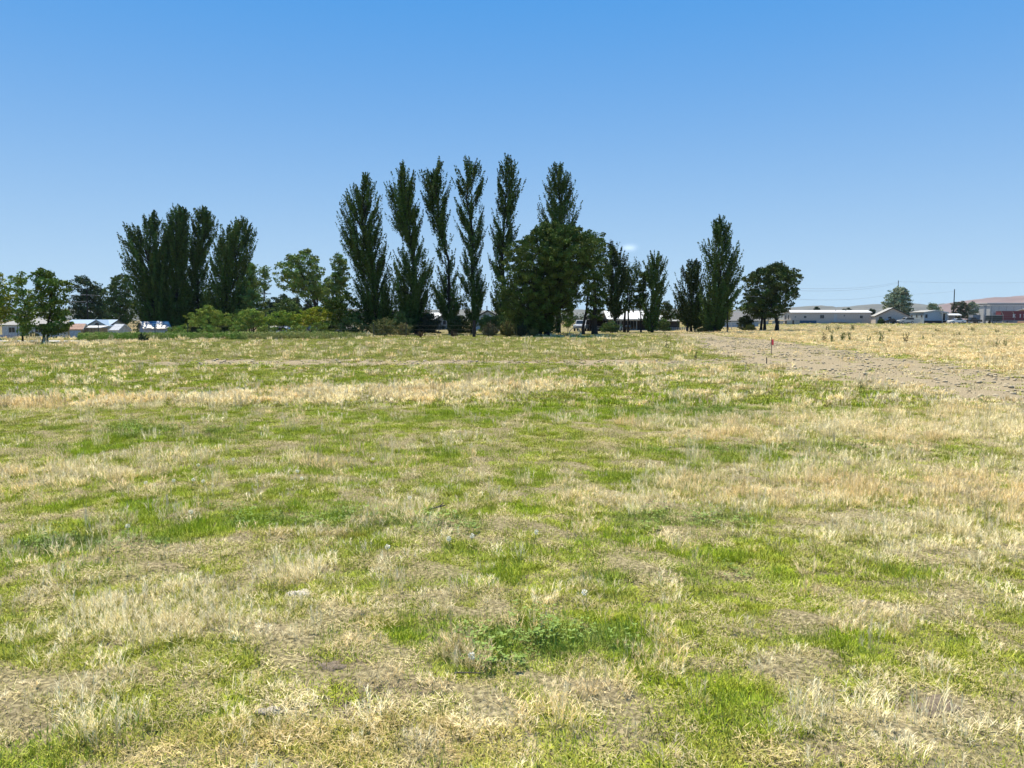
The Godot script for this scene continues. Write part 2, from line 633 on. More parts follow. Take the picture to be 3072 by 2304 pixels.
func opening(o: Node3D, called: String, w: float, h: float, frame_m: Material, fill_m: Material, t: Transform3D, bars := 0) -> MeshInstance3D:
	# a window or door: a frame with a pane or leaf set back inside it; t puts its lower middle on a wall that faces +z
	var g := Geo.new()
	var b := 0.07
	for s in [-1.0, 1.0]:
		g.box(t * Vector3(s * (w - b) * 0.5, h * 0.5, 0.015), Vector3(b, h, 0.05), t.basis)
	g.box(t * Vector3(0, b * 0.5, 0.015), Vector3(w - 2 * b, b, 0.05), t.basis)
	g.box(t * Vector3(0, h - b * 0.5, 0.015), Vector3(w - 2 * b, b, 0.05), t.basis)
	for i in bars:
		g.box(t * Vector3(w * ((i + 1.0) / (bars + 1.0) - 0.5), h * 0.5, 0.012), Vector3(0.04, h - 2 * b, 0.04), t.basis)
	var f := part(o, called, g, frame_m)
	var p := Geo.new()
	p.box(t * Vector3(0, h * 0.5, 0.0), Vector3(w - 2 * b, h - 2 * b, 0.02), t.basis)
	part(f, "pane" if called == "window" else "leaf", p, fill_m)
	if called == "door":
		var k := Geo.new()
		k.box(t * Vector3(w * 0.3, h * 0.48, 0.04), Vector3(0.05, 0.12, 0.05), t.basis)
		part(f, "handle", k, M.dark_trim)
	return f


func slope(g: Geo, a: Vector3, b: Vector3, c: Vector3, e: Vector3, thick: float):
	# a slab under the quad a b c e
	var nn := (b - a).cross(e - a).normalized()
	if nn.y < 0:
		nn = -nn
	var low := [a - nn * thick, b - nn * thick, c - nn * thick, e - nn * thick]
	var top := [a, b, c, e]
	g.face(top, nn)
	g.face(low, -nn)
	var mid := (a + b + c + e) * 0.25
	for i in 4:
		var j := (i + 1) % 4
		g.face([top[i], top[j], low[j], low[i]], (top[i] + top[j]) * 0.5 - mid)


func gable_house(called: String, label: String, x: float, d: float, turn: float, w: float, dp: float, wall: float, rise: float, over: float, wall_m: Material, roof_m: Material, trim_m: Material, category := "house", sunk := 0.0, porch := 0.0) -> Node3D:
	# the ridge runs along the house's own x; its front faces its own +z
	var o := thing(called, label, category, at(x, d, -sunk), turn)
	var g := Geo.new()
	var hw := w * 0.5
	var hd := dp * 0.5
	for s in [-1.0, 1.0]:
		g.face([Vector3(-hw, -0.4, s * hd), Vector3(hw, -0.4, s * hd), Vector3(hw, wall, s * hd), Vector3(-hw, wall, s * hd)], Vector3(0, 0, s))
		g.face([Vector3(s * hw, -0.4, -hd), Vector3(s * hw, -0.4, hd), Vector3(s * hw, wall, hd), Vector3(s * hw, wall + rise, 0), Vector3(s * hw, wall, -hd)], Vector3(s, 0, 0))
	part(o, "wall", g, wall_m)
	var r := Geo.new()
	var pitch := rise / hd
	var x0 := -hw - over
	var x1 := hw + over
	var top := wall + rise + 0.1
	var run_f := hd + over + porch
	var run_b := hd + over
	var drop_f := pitch * (hd + over) + 0.12 * porch
	slope(r, Vector3(x0, top, 0), Vector3(x1, top, 0), Vector3(x1, top - drop_f, run_f), Vector3(x0, top - drop_f, run_f), 0.1)
	slope(r, Vector3(x0, top, 0), Vector3(x1, top, 0), Vector3(x1, top - pitch * run_b, -run_b), Vector3(x0, top - pitch * run_b, -run_b), 0.1)
	part(o, "roof", r, roof_m)
	for s in [-1.0, 1.0]:
		# barge boards on the gable ends
		for q in [[run_f, drop_f], [-run_b, pitch * run_b]]:
			var e0 := Vector3(s * (hw + over + 0.02), top - 0.1, 0)
			var e1 := Vector3(s * (hw + over + 0.02), top - 0.1 - q[1], q[0])
			var mid := (e0 + e1) * 0.5
			var b := Basis(Vector3.RIGHT, atan2(-(e1.y - e0.y), e1.z - e0.z))
			var t := Geo.new()
			t.box(mid, Vector3(0.04, 0.2, (e1 - e0).length()), b)
			part(o, "barge_board", t, trim_m)
	return o


func front(o: Node3D, x: float, y: float, z: float) -> Transform3D:
	return Transform3D(Basis(), Vector3(x, y, z))


func end_wall(x: float, y: float, z: float, side: float) -> Transform3D:
	return Transform3D(Basis(Vector3.UP, side * PI * 0.5), Vector3(x, y, z))


func build_homes_left():
	# white house with a hip roof
	var o := thing("hip_roof_house", "white house with a grey hip roof behind the young trees", "house", at(-78.2, 128))
	var g := Geo.new()
	g.box(Vector3(0, 1.05, 0), Vector3(9.4, 2.9, 5.0))
	part(o, "wall", g, M.white_paint)
	g = Geo.new()
	var ea := 2.45
	var c := [Vector3(-5.0, ea, 2.8), Vector3(5.0, ea, 2.8), Vector3(5.0, ea, -2.8), Vector3(-5.0, ea, -2.8)]
	var ra := Vector3(-2.9, ea + 1.05, 0)
	var rb := Vector3(2.9, ea + 1.05, 0)
	g.face([c[0], c[1], rb, ra], Vector3(0, 1, 1))
	g.face([c[2], c[3], ra, rb], Vector3(0, 1, -1))
	g.face([c[1], c[2], rb], Vector3(1, 1, 0))
	g.face([c[3], c[0], ra], Vector3(-1, 1, 0))
	g.face(c, Vector3.DOWN)
	part(o, "roof", g, M.pale_roof)
	opening(o, "window", 1.15, 0.95, M.white_paint, M.glass_dark, front(o, -3.1, 1.15, 2.5), 1)
	opening(o, "window", 1.15, 0.95, M.white_paint, M.glass_dark, front(o, 1.2, 1.15, 2.5), 1)
	# low panelled wall below it
	o = thing("low_wall", "long low white panelled wall with shade coloured dark along its base below the white house", "wall", at(-70.4, 111))
	for i in 6:
		g = Geo.new()
		g.box(Vector3(-3.0 + i * 1.2, 0.72, 0), Vector3(1.17, 0.6, 0.1))
		part(o, "panel", g, M.lavender_siding if i != 3 else M.blue_siding)
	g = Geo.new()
	g.box(Vector3(0, 0.1, 0), Vector3(7.3, 0.62, 0.16))  # dark strip stands for the shade along the wall's lower half
	part(o, "shade_strip", g, M.grey_roof)
	# blue-roofed house
	o = gable_house("blue_roof_house", "low grey house with a pale blue metal roof and a cross gable", -76.6, 142, 0.0, 8.0, 6.0, 2.2, 1.0, 0.25, M.blue_siding, M.blue_roof, M.dark_trim)
	g = Geo.new()
	g.face([Vector3(0.6, -0.4, 3.9), Vector3(4.2, -0.4, 3.9), Vector3(4.2, 2.15, 3.9), Vector3(2.4, 3.15, 3.9), Vector3(0.6, 2.15, 3.9)], Vector3(0, 0, 1))
	g.face([Vector3(0.6, -0.4, 3.9), Vector3(0.6, 2.15, 3.9), Vector3(0.6, 2.15, 2.0), Vector3(0.6, -0.4, 2.0)], Vector3(-1, 0, 0))
	g.face([Vector3(4.2, -0.4, 3.9), Vector3(4.2, 2.15, 3.9), Vector3(4.2, 2.15, 2.0), Vector3(4.2, -0.4, 2.0)], Vector3(1, 0, 0))
	part(o, "gable_wall", g, M.blue_siding)
	g = Geo.new()
	for s in [-1.0, 1.0]:
		slope(g, Vector3(2.4, 3.3, 4.15), Vector3(2.4 + s * 2.1, 2.14, 4.15), Vector3(2.4 + s * 2.1, 2.14, 1.0), Vector3(2.4, 3.3, 0.0), 0.1)
	part(o, "gable_roof", g, M.blue_roof)
	g = Geo.new()
	var arc := []
	for i in 9:
		arc.append(Vector2(2.4 + 0.42 * cos(PI * i / 8.0), 2.35 + 0.42 * sin(PI * i / 8.0)))
	g.hull(arc, 3.88, 3.93)
	part(o, "fan_window", g, M.glass_dark)
	opening(o, "window", 1.1, 0.9, M.white_paint, M.glass_dark, front(o, 2.3, 0.7, 3.9), 1)
	# salmon-roofed shed
	o = gable_house("garden_shed", "small shed with a salmon roof and a grey-blue door", -60.7, 108, 0.12, 1.95, 1.9, 1.75, 0.72, 0.1, M.tan_siding, M.salmon_roof, M.cream_paint, "shed")
	opening(o, "door", 1.5, 1.65, M.cream_paint, M.blue_siding, front(o, 0, 0.0, 0.95))
	# tan shed
	o = thing("garden_shed", "tan shed with a flat white roof beside the salmon-roofed shed", "shed", at(-58.8, 109))
	g = Geo.new()
	g.box(Vector3(0, 0.85, 0), Vector3(2.4, 2.3, 2.0))
	part(o, "wall", g, M.tan_siding)
	g = Geo.new()
	g.box(Vector3(0, 2.12, 0), Vector3(2.7, 0.1, 2.3), Basis(Vector3.RIGHT, 0.1))
	part(o, "roof", g, M.white_roof)
	for i in 5:
		g = Geo.new()
		g.box(Vector3(-0.96 + i * 0.48, 0.9, 1.02), Vector3(0.06, 2.0, 0.04))
		part(o, "batten", g, M.weathered_wood)
	# grey storage hut and white shed
	o = gable_house("storage_hut", "little grey-lavender hut between the utility trailer and white shed", -57.2, 113, 0.0, 1.3, 1.3, 1.35, 0.45, 0.06, M.lavender_siding, M.white_roof, M.lavender_siding, "hut")
	o = gable_house("garden_shed", "small all-white gabled shed with a bright roof", -54.3, 107, -0.5, 1.9, 1.7, 1.65, 0.72, 0.12, M.white_paint, M.white_roof, M.white_paint, "shed")
	opening(o, "door", 0.8, 1.4, M.white_paint, M.cream_paint, end_wall(0.95, 0.0, 0.0, 1.0))
	# patched barn
	o = gable_house("patched_barn", "grey metal barn with a ragged white and blue patched roof", -53.2, 115, 0.62, 3.6, 3.6, 1.95, 0.95, 0.15, M.lavender_siding, M.galvanised, M.dark_trim, "barn")
	var pr := RandomNumberGenerator.new()
	pr.seed = 8
	for i in 12:
		g = Geo.new()
		var px := pr.randf_range(-1.6, 1.6)
		var run := pr.randf_range(0.25, 1.75)
		var pw := pr.randf_range(0.4, 1.0)
		g.box(Vector3(px, 3.02 - run * 0.528 + 0.012 * i * 0.3, run), Vector3(pw, 0.02, pr.randf_range(0.3, 0.7)), Basis(Vector3.RIGHT, 0.485) * Basis(Vector3.UP, pr.randf_range(-0.5, 0.5)))
		part(o, "roof_patch", g, M.tarp_white if i % 3 != 1 else M.tarp_blue)
	opening(o, "door", 1.9, 1.7, M.galvanised, M.blue_siding, front(o, 0.2, 0.0, 1.8))
	# low pale shed behind the orchard
	o = gable_house("long_shed", "long low pale grey shed seen under the orchard trees", -26.8, 104, 0.0, 11.0, 3.0, 1.15, 0.3, 0.1, M.grey_siding, M.pale_roof, M.grey_siding, "shed")
	for i in 5:
		opening(o, "window", 0.7, 0.45, M.white_paint, M.glass_dark, front(o, -4.4 + i * 2.2, 0.45, 1.5))


func build_homes_centre():
	var o := gable_house("gabled_house", "dark grey gable with a pale roof between two tall poplars", -14.4, 152, -1.16, 9.0, 4.6, 2.0, 1.25, 0.25, M.grey_roof, M.white_roof, M.dark_trim)
	opening(o, "window", 0.9, 0.9, M.white_paint, M.glass_dark, end_wall(4.5, 0.9, 0.4, 1.0))
	o = gable_house("gabled_house", "grey-green gabled house with a stovepipe beside the wooden corner post", -4.0, 131, -PI * 0.5, 7.0, 4.4, 2.1, 1.2, 0.2, M.blue_siding, M.grey_roof, M.dark_trim)
	var g := Geo.new()
	g.tube(Vector3(1.5, 3.2, 0.2), Vector3(1.5, 4.0, 0.2), 0.09, 0.09, 8)
	g.drum(Vector3(1.5, 4.0, 0.2), Vector3(1.5, 4.08, 0.2), 0.16, 8)
	part(o, "stovepipe", g, M.dark_trim)
	opening(o, "window", 1.0, 0.9, M.white_paint, M.glass_dark, end_wall(3.5, 1.0, -0.6, 1.0), 1)
	# the white-roofed house with a porch
	o = gable_house("porch_house", "dark brown house with a bright white roof and a posted porch", 21.3, 138, 0.0, 9.4, 6.0, 2.15, 1.15, 0.2, M.brown_siding, M.white_roof, M.white_paint, "house", 0.0, 1.9)
	g = Geo.new()
	g.box(Vector3(-0.6, 1.72, 4.85), Vector3(6.6, 0.16, 0.12))
	part(o, "beam", g, M.cream_paint)
	for px in [-3.8, -2.55, -1.9, -1.2, 0.2, 2.6]:
		g = Geo.new()
		g.box(Vector3(px, 0.86, 4.85), Vector3(0.1, 1.72, 0.1))
		part(o, "post", g, M.cream_paint)
	g = Geo.new()
	g.box(Vector3(4.0, 0.75, 4.6), Vector3(0.36, 1.6, 0.36))
	part(o, "pillar", g, M.cream_paint)
	opening(o, "door", 0.95, 1.9, M.cream_paint, M.tan_siding, front(o, -4.1, 0.05, 3.0))
	opening(o, "window", 1.0, 0.8, M.white_paint, M.glass_dark, front(o, -2.7, 0.9, 3.0), 2)
	opening(o, "window", 2.2, 1.6, M.white_paint, M.glass_dark, front(o, -0.6, 0.1, 3.0), 3)
	opening(o, "window", 0.9, 0.7, M.white_paint, M.glass_dark, front(o, 2.7, 0.95, 3.0), 1)
	g = Geo.new()
	g.box(Vector3(-1.0, -0.02, 4.4), Vector3(8.6, 0.16, 2.7))
	part(o, "patio", g, M.concrete)
	# dark carport
	o = thing("carport", "dark brown flat-roofed carport beside the pickup", "carport", at(13.6, 123))
	g = Geo.new()
	g.box(Vector3(0, 1.85, 0), Vector3(3.0, 0.16, 4.0))
	part(o, "roof", g, M.brown_siding)
	g = Geo.new()
	g.box(Vector3(0, 0.85, -1.95), Vector3(2.9, 1.8, 0.1))
	part(o, "back_wall", g, M.brown_siding)
	for q in [[-1.4, 1.9], [1.4, 1.9], [-1.4, -1.8], [1.4, -1.8]]:
		g = Geo.new()
		g.box(Vector3(q[0], 0.86, q[1]), Vector3(0.12, 1.82, 0.12))
		part(o, "post", g, M.pole_wood)
	for i in 4:
		g = Geo.new()
		g.box(Vector3(1.46, 0.35 + i * 0.4, 0), Vector3(0.06, 0.3, 3.5))
		part(o, "board", g, M.brown_siding)
	# low dark shed of boards
	o = thing("board_shed", "low dark shed of horizontal boards with a pale roof edge", "shed", at(27.4, 134))
	for i in 5:
		g = Geo.new()
		g.box(Vector3(0, 0.2 + i * 0.3, 0), Vector3(3.4, 0.27, 0.08))
		part(o, "board", g, M.brown_siding)
	g = Geo.new()
	g.box(Vector3(0, 0.75, -1.0), Vector3(3.3, 1.5, 1.9))
	part(o, "wall", g, M.brown_siding)
	g = Geo.new()
	g.box(Vector3(0, 1.68, -0.9), Vector3(3.8, 0.08, 2.4), Basis(Vector3.RIGHT, 0.08))
	part(o, "roof", g, M.pale_roof)
	# grey-roofed house past the windblown poplar
	o = gable_house("grey_roof_house", "pale house with a broad plain grey roof behind the white rail fence", 45.2, 158, 0.0, 8.5, 6.0, 2.1, 1.55, 0.3, M.blue_siding, M.grey_roof, M.white_paint, "house", 0.75)
	opening(o, "window", 0.9, 0.5, M.white_paint, M.glass_dark, front(o, -1.6, 1.5, 3.0), 1)
	opening(o, "window", 0.7, 0.6, M.white_paint, M.glass_dark, front(o, 1.9, 1.3, 3.0), 1)


func build_homes_right():
	# the long mobile home
	var o := gable_house("mobile_home", "long beige mobile home with a low white roof", 88.8, 218, 0.05, 22.8, 5.2, 3.05, 0.62, 0.25, M.beige_siding, M.white_roof, M.beige_siding, "mobile home")
	var g := Geo.new()
	g.box(Vector3(-7.3, 0.42, 2.68), Vector3(6.2, 0.85, 0.06))
	part(o, "blue_skirting", g, M.blue_board)
	for q in [[-7.4, 1.45, 0.8, 0.75], [-2.6, 1.35, 1.25, 1.1], [3.75, 1.95, 0.45, 0.5], [-10.2, 1.6, 0.4, 0.5], [8.6, 1.4, 0.9, 0.9]]:
		opening(o, "window", q[2], q[3], M.white_paint, M.glass_dark, front(o, q[0], q[1], 2.6), 1 if q[2] > 0.7 else 0)
	for z in [-1.0, 0.9]:
		opening(o, "window", 0.5, 1.1, M.dark_trim, M.glass_dark, end_wall(-11.4, 1.2, z, -1.0))
	opening(o, "door", 0.95, 2.2, M.white_paint, M.white_paint, front(o, 1.2, 0.45, 2.6))
	g = Geo.new()
	g.box(Vector3(2.2, 0.38, 3.4), Vector3(4.4, 0.14, 1.5))
	for k in 3:
		g.box(Vector3(0.4 + k * 1.8, 0.1, 3.9), Vector3(0.12, 0.5, 0.12))
	part(o, "deck", g, M.cream_paint)
	for px in [2.1, 5.0]:
		g = Geo.new()
		g.tube(Vector3(px, 3.4, 0.8), Vector3(px, 3.95, 0.8), 0.07, 0.07, 6)
		part(o, "vent_pipe", g, M.dark_trim)
	# gabled house behind the silvery tree
	o = gable_house("gabled_house", "beige house with a tall gable and pale roof beside the mobile home", 102.2, 209, -1.85, 7.0, 8.2, 2.1, 2.1, 0.3, M.beige_siding, M.pale_roof, M.dark_trim)
	for z in [2.9, 0.7]:
		opening(o, "window", 0.75, 1.05, M.dark_trim, M.glass_dark, end_wall(3.5, 0.8, z, 1.0))
	# pale blue trailer home
	o = gable_house("trailer_home", "pale blue trailer home with dark skirting and a white porch frame", 121.6, 226, -1.62, 9.0, 6.4, 3.2, 0.55, 0.2, M.blue_siding, M.pale_roof, M.white_paint, "mobile home")
	g = Geo.new()
	g.box(Vector3(4.53, 0.3, 0), Vector3(0.06, 1.0, 6.3))
	part(o, "skirting", g, M.dark_trim)
	opening(o, "window", 0.6, 1.0, M.dark_trim, M.glass_dark, end_wall(4.5, 1.6, 2.6, 1.0))
	opening(o, "door", 1.0, 2.0, M.white_paint, M.glass_dark, end_wall(4.5, 0.85, -2.2, 1.0))
	for q in [[-3.0, 1.7], [0.0, 1.7], [3.0, 1.7]]:
		opening(o, "window", 1.0, 0.9, M.white_paint, M.glass_dark, Transform3D(Basis(), Vector3(q[0], q[1], 3.2)))
	for z in [-1.4, -2.9]:
		g = Geo.new()
		g.box(Vector3(5.5, 1.6, z), Vector3(0.14, 3.0, 0.14))
		part(o, "porch_post", g, M.white_paint)
	g = Geo.new()
	g.box(Vector3(5.1, 3.12, -2.15), Vector3(1.1, 0.14, 1.9))
	part(o, "porch_roof", g, M.white_paint)
	# long white building and the pink-walled one
	o = thing("long_building", "long white flat-roofed building behind the red trailer", "building", at(170.5, 264))
	g = Geo.new()
	g.box(Vector3(0, 2.7, 0), Vector3(21.0, 6.2, 10.0))
	part(o, "wall", g, M.white_paint)
	for i in 4:
		opening(o, "door", 2.6, 3.2, M.galvanised, M.grey_siding, front(o, -8.0 + i * 4.2, 0.3, 5.0))
	for i in 9:
		g = Geo.new()
		g.box(Vector3(-10.0 + i * 2.5, 4.6, 5.02), Vector3(0.08, 2.0, 0.05))
		part(o, "seam", g, M.grey_siding)
	g = Geo.new()
	g.box(Vector3(0, 5.92, 0), Vector3(21.4, 0.24, 10.4))
	part(o, "roof", g, M.white_roof)
	o = gable_house("pink_building", "pinkish building with a wide white roof edge behind the red trailer", 173.0, 250, 0.0, 15.0, 6.0, 4.0, 0.5, 0.5, M.salmon_roof, M.white_roof, M.white_paint, "building")
	opening(o, "window", 1.0, 1.2, M.dark_trim, M.glass_dark, front(o, -6.6, 2.4, 3.0))
	opening(o, "window", 1.0, 1.2, M.dark_trim, M.glass_dark, front(o, -3.6, 2.4, 3.0))
	o = thing("warehouse", "tall pale warehouse with a white roof rising over the long white building", "building", at(186.0, 285))
	g = Geo.new()
	g.box(Vector3(0, 3.2, 0), Vector3(28.0, 7.4, 10.0))
	part(o, "wall", g, M.grey_siding)
	g = Geo.new()
	g.box(Vector3(0, 7.0, 0), Vector3(28.6, 0.3, 10.6))
	part(o, "roof", g, M.white_roof)



# ---------------------------------------------------------------- trees

func spread(prof: Array, y: float) -> Vector2:
	# middle and half width of a crown at a height
	if y >= prof[0][0]:
		return Vector2(prof[0][1], prof[0][2])
	for k in prof.size() - 1:
		if y <= prof[k][0] and y >= prof[k + 1][0]:
			var t: float = (prof[k][0] - y) / maxf(prof[k][0] - prof[k + 1][0], 0.01)
			return Vector2(lerpf(prof[k][1], prof[k + 1][1], t), lerpf(prof[k][2], prof[k + 1][2], t))
	return Vector2(prof[-1][1], prof[-1][2])


# habit: upright, round, drooping, plates or thin
func tree(called: String, label: String, group: String, x: float, d: float, prof: Array, habit: String, density: float, size: float, col: Color, stems: Array, bark: String, category := "tree"):
	var r := RandomNumberGenerator.new()
	r.seed = int(absf(x) * 1000.0 + d * 7.0)
	var o := thing(called, label, category, at(x, d), 0.0, group)
	var wood := Geo.new()
	var g := Geo.new()
	var top: float = prof[0][0]
	var low: float = prof[-1][0]
	# trunks: offset at the foot, radius, share of the height they reach
	var lines := []
	for s in stems:
		var path := []
		var up: float = low + (top - low) * s[2]
		var count := 9
		for i in count + 1:
			var y: float = -0.1 + (up + 0.1) * i / count
			var c := spread(prof, maxf(y, low))
			var pull := smoothstep(0.0, up * 0.75, y)
			var zz: float = s[3] if s.size() > 3 else 0.0
			path.append(Vector3(lerpf(s[0], c.x + s[0] * 0.45, pull) + r.randf_range(-0.08, 0.08), y, lerpf(zz * 0.3, zz, pull) + r.randf_range(-0.08, 0.08)))
		for i in count:
			var a: float = s[1] * (1.0 - 0.9 * float(i) / count)
			var b: float = s[1] * (1.0 - 0.9 * float(i + 1) / count)
			wood.tube(path[i], path[i + 1], a * (1.35 if i == 0 else 1.0), b, 7)
		lines.append(path)
	# the leafy sprays
	var bulk := 0.0
	var samples := PackedFloat32Array()
	for i in 60:
		var y := lerpf(low, top, (i + 0.5) / 60.0)
		var w := spread(prof, y).y
		bulk += PI * pow(w, 1.45) * 1.35 * (top - low) / 60.0 * (1.0 + 0.9 * (1.0 - smoothstep(0.05, 0.45, i / 60.0)) if habit == "upright" else 1.0)
		samples.append(bulk)
	var sprays := int(bulk * density * 2.0) + 14
	var limb_left := 0
	var limb_a := 0.0
	var limb_from := Vector3.ZERO
	var limb_to := Vector3.ZERO
	for i in sprays:
		var u := r.randf() * bulk
		if r.randf() < 0.3:
			u = samples[r.randi() % 60]
		var k := samples.bsearch(u)
		var y := lerpf(low, top, (k + r.randf()) / 60.0)
		var c := spread(prof, y)
		var a := r.randf() * TAU
		var outer := r.randf() < 0.42
		var q := maxf(c.y - 0.05, 0.05) * (r.randf_range(0.7, 1.04) if outer else 0.74 * sqrt(r.randf()))
		var out := Vector3(cos(a), 0, sin(a))
		var p := Vector3(c.x, y, 0) + out * q
		var along := Vector3.ZERO
		if habit == "upright" and i % 4 != 0:
			# most sprays sit on steep limbs that end at the crown's edge
			if limb_left == 0:
				limb_left = 5
				limb_a = a
				var reach := maxf(c.y, 0.15) * r.randf_range(0.72, 1.06)
				limb_to = Vector3(c.x, y, 0) + out * reach
				var y0 := maxf(y - 0.7 - 1.5 * reach * r.randf_range(0.7, 1.2), low * 0.7)
				limb_from = Vector3(spread(prof, maxf(y0, low)).x, y0, 0)
				wood.tube(limb_from, limb_to, 0.05, 0.012, 4)
			var s := 0.3 + 0.7 * limb_left / 5.0
			limb_left -= 1
			p = limb_from.lerp(limb_to, s) + Vector3(r.randf_range(-1, 1), r.randf_range(-1, 1), r.randf_range(-1, 1)) * 0.16
			y = p.y
			out = Vector3(cos(limb_a), 0, sin(limb_a))
			along = (limb_to - limb_from).normalized()
			outer = s > 0.75
			q = Vector2(p.x - spread(prof, clampf(y, low, top)).x, p.z).length()
			a = limb_a
		var t := r.randf_range(0.7, 1.35)
		var warm := r.randf_range(0.85, 1.25)
		var tint := Color(col.r * t * warm, col.g * t, col.b * t)
		var n_leaves := 80
		var axis := Vector3.UP
		var length := 0.8
		var radius := 0.4
		match habit:
			"upright":
				axis = (Vector3.UP + out * r.randf_range(0.05, 0.5)).normalized() if along == Vector3.ZERO else (along + Vector3.UP * 0.5).normalized()
				length = r.randf_range(1.0, 2.2)
				radius = r.randf_range(0.24, 0.42)
			"round":
				axis = (out + Vector3.UP * 0.3).normalized()
				length = r.randf_range(0.2, 0.7)
				radius = r.randf_range(0.4, 0.7)
			"drooping":
				axis = (Vector3.DOWN + out * 0.5).normalized()
				length = r.randf_range(0.7, 1.5)
				radius = r.randf_range(0.3, 0.5)
			"plates":
				axis = (out + Vector3.UP * 0.05).normalized()
				length = r.randf_range(0.4, 1.0)
				radius = r.randf_range(0.35, 0.55)
			"thin":
				axis = (Vector3.UP * 0.6 + out).normalized()
				length = r.randf_range(0.5, 1.1)
				radius = r.randf_range(0.25, 0.5)
				n_leaves = 44
		if outer:
			length *= 1.25
			radius *= 0.72
			n_leaves = int(n_leaves * 0.62)
		var wide := size / 0.17
		length *= minf(wide, 1.6)
		radius *= minf(wide, 1.6)
		if radius > c.y + 0.1:
			radius = c.y + 0.1
		var flat := 0.62 if habit == "plates" else 0.8
		var foot := p - axis * length * 0.5
		var limit := top + 0.15 - absf(q * cos(a)) * (1.1 if habit == "upright" else 0.5) + r.randf_range(-0.3, 0.2)
		if foot.y + axis.y * length > limit:
			foot.y = limit - axis.y * length
		for j in n_leaves:
			var s := r.randf()
			var rr := radius * (1.0 - 0.75 * s * s) * pow(r.randf(), 0.4)
			var e := leaf_table[r.randi() % 512][4]
			var lp := foot + axis * (s * length) + Vector3(e.x, e.y * flat, e.z) * rr
			if lp.y < 0.15:
				continue
			g.leaf(lp, leaf_table[r.randi() % 512], size * r.randf_range(0.75, 1.4), tint)
		if i % 8 == 0:
			var path: Array = lines[i / 8 % lines.size()]
			var j := clampi(int((y - q * 1.1) / maxf(path[-1].y, 0.5) * 9.0), 2, 8)
			wood.tube(path[j], foot + axis * length * 0.4, stems[0][1] * 0.15, 0.01, 4)
	part(o, "trunk", wood, M[bark])
	var crown := part(o, "crown", g, M.leaf)
	crown.name = "crown"


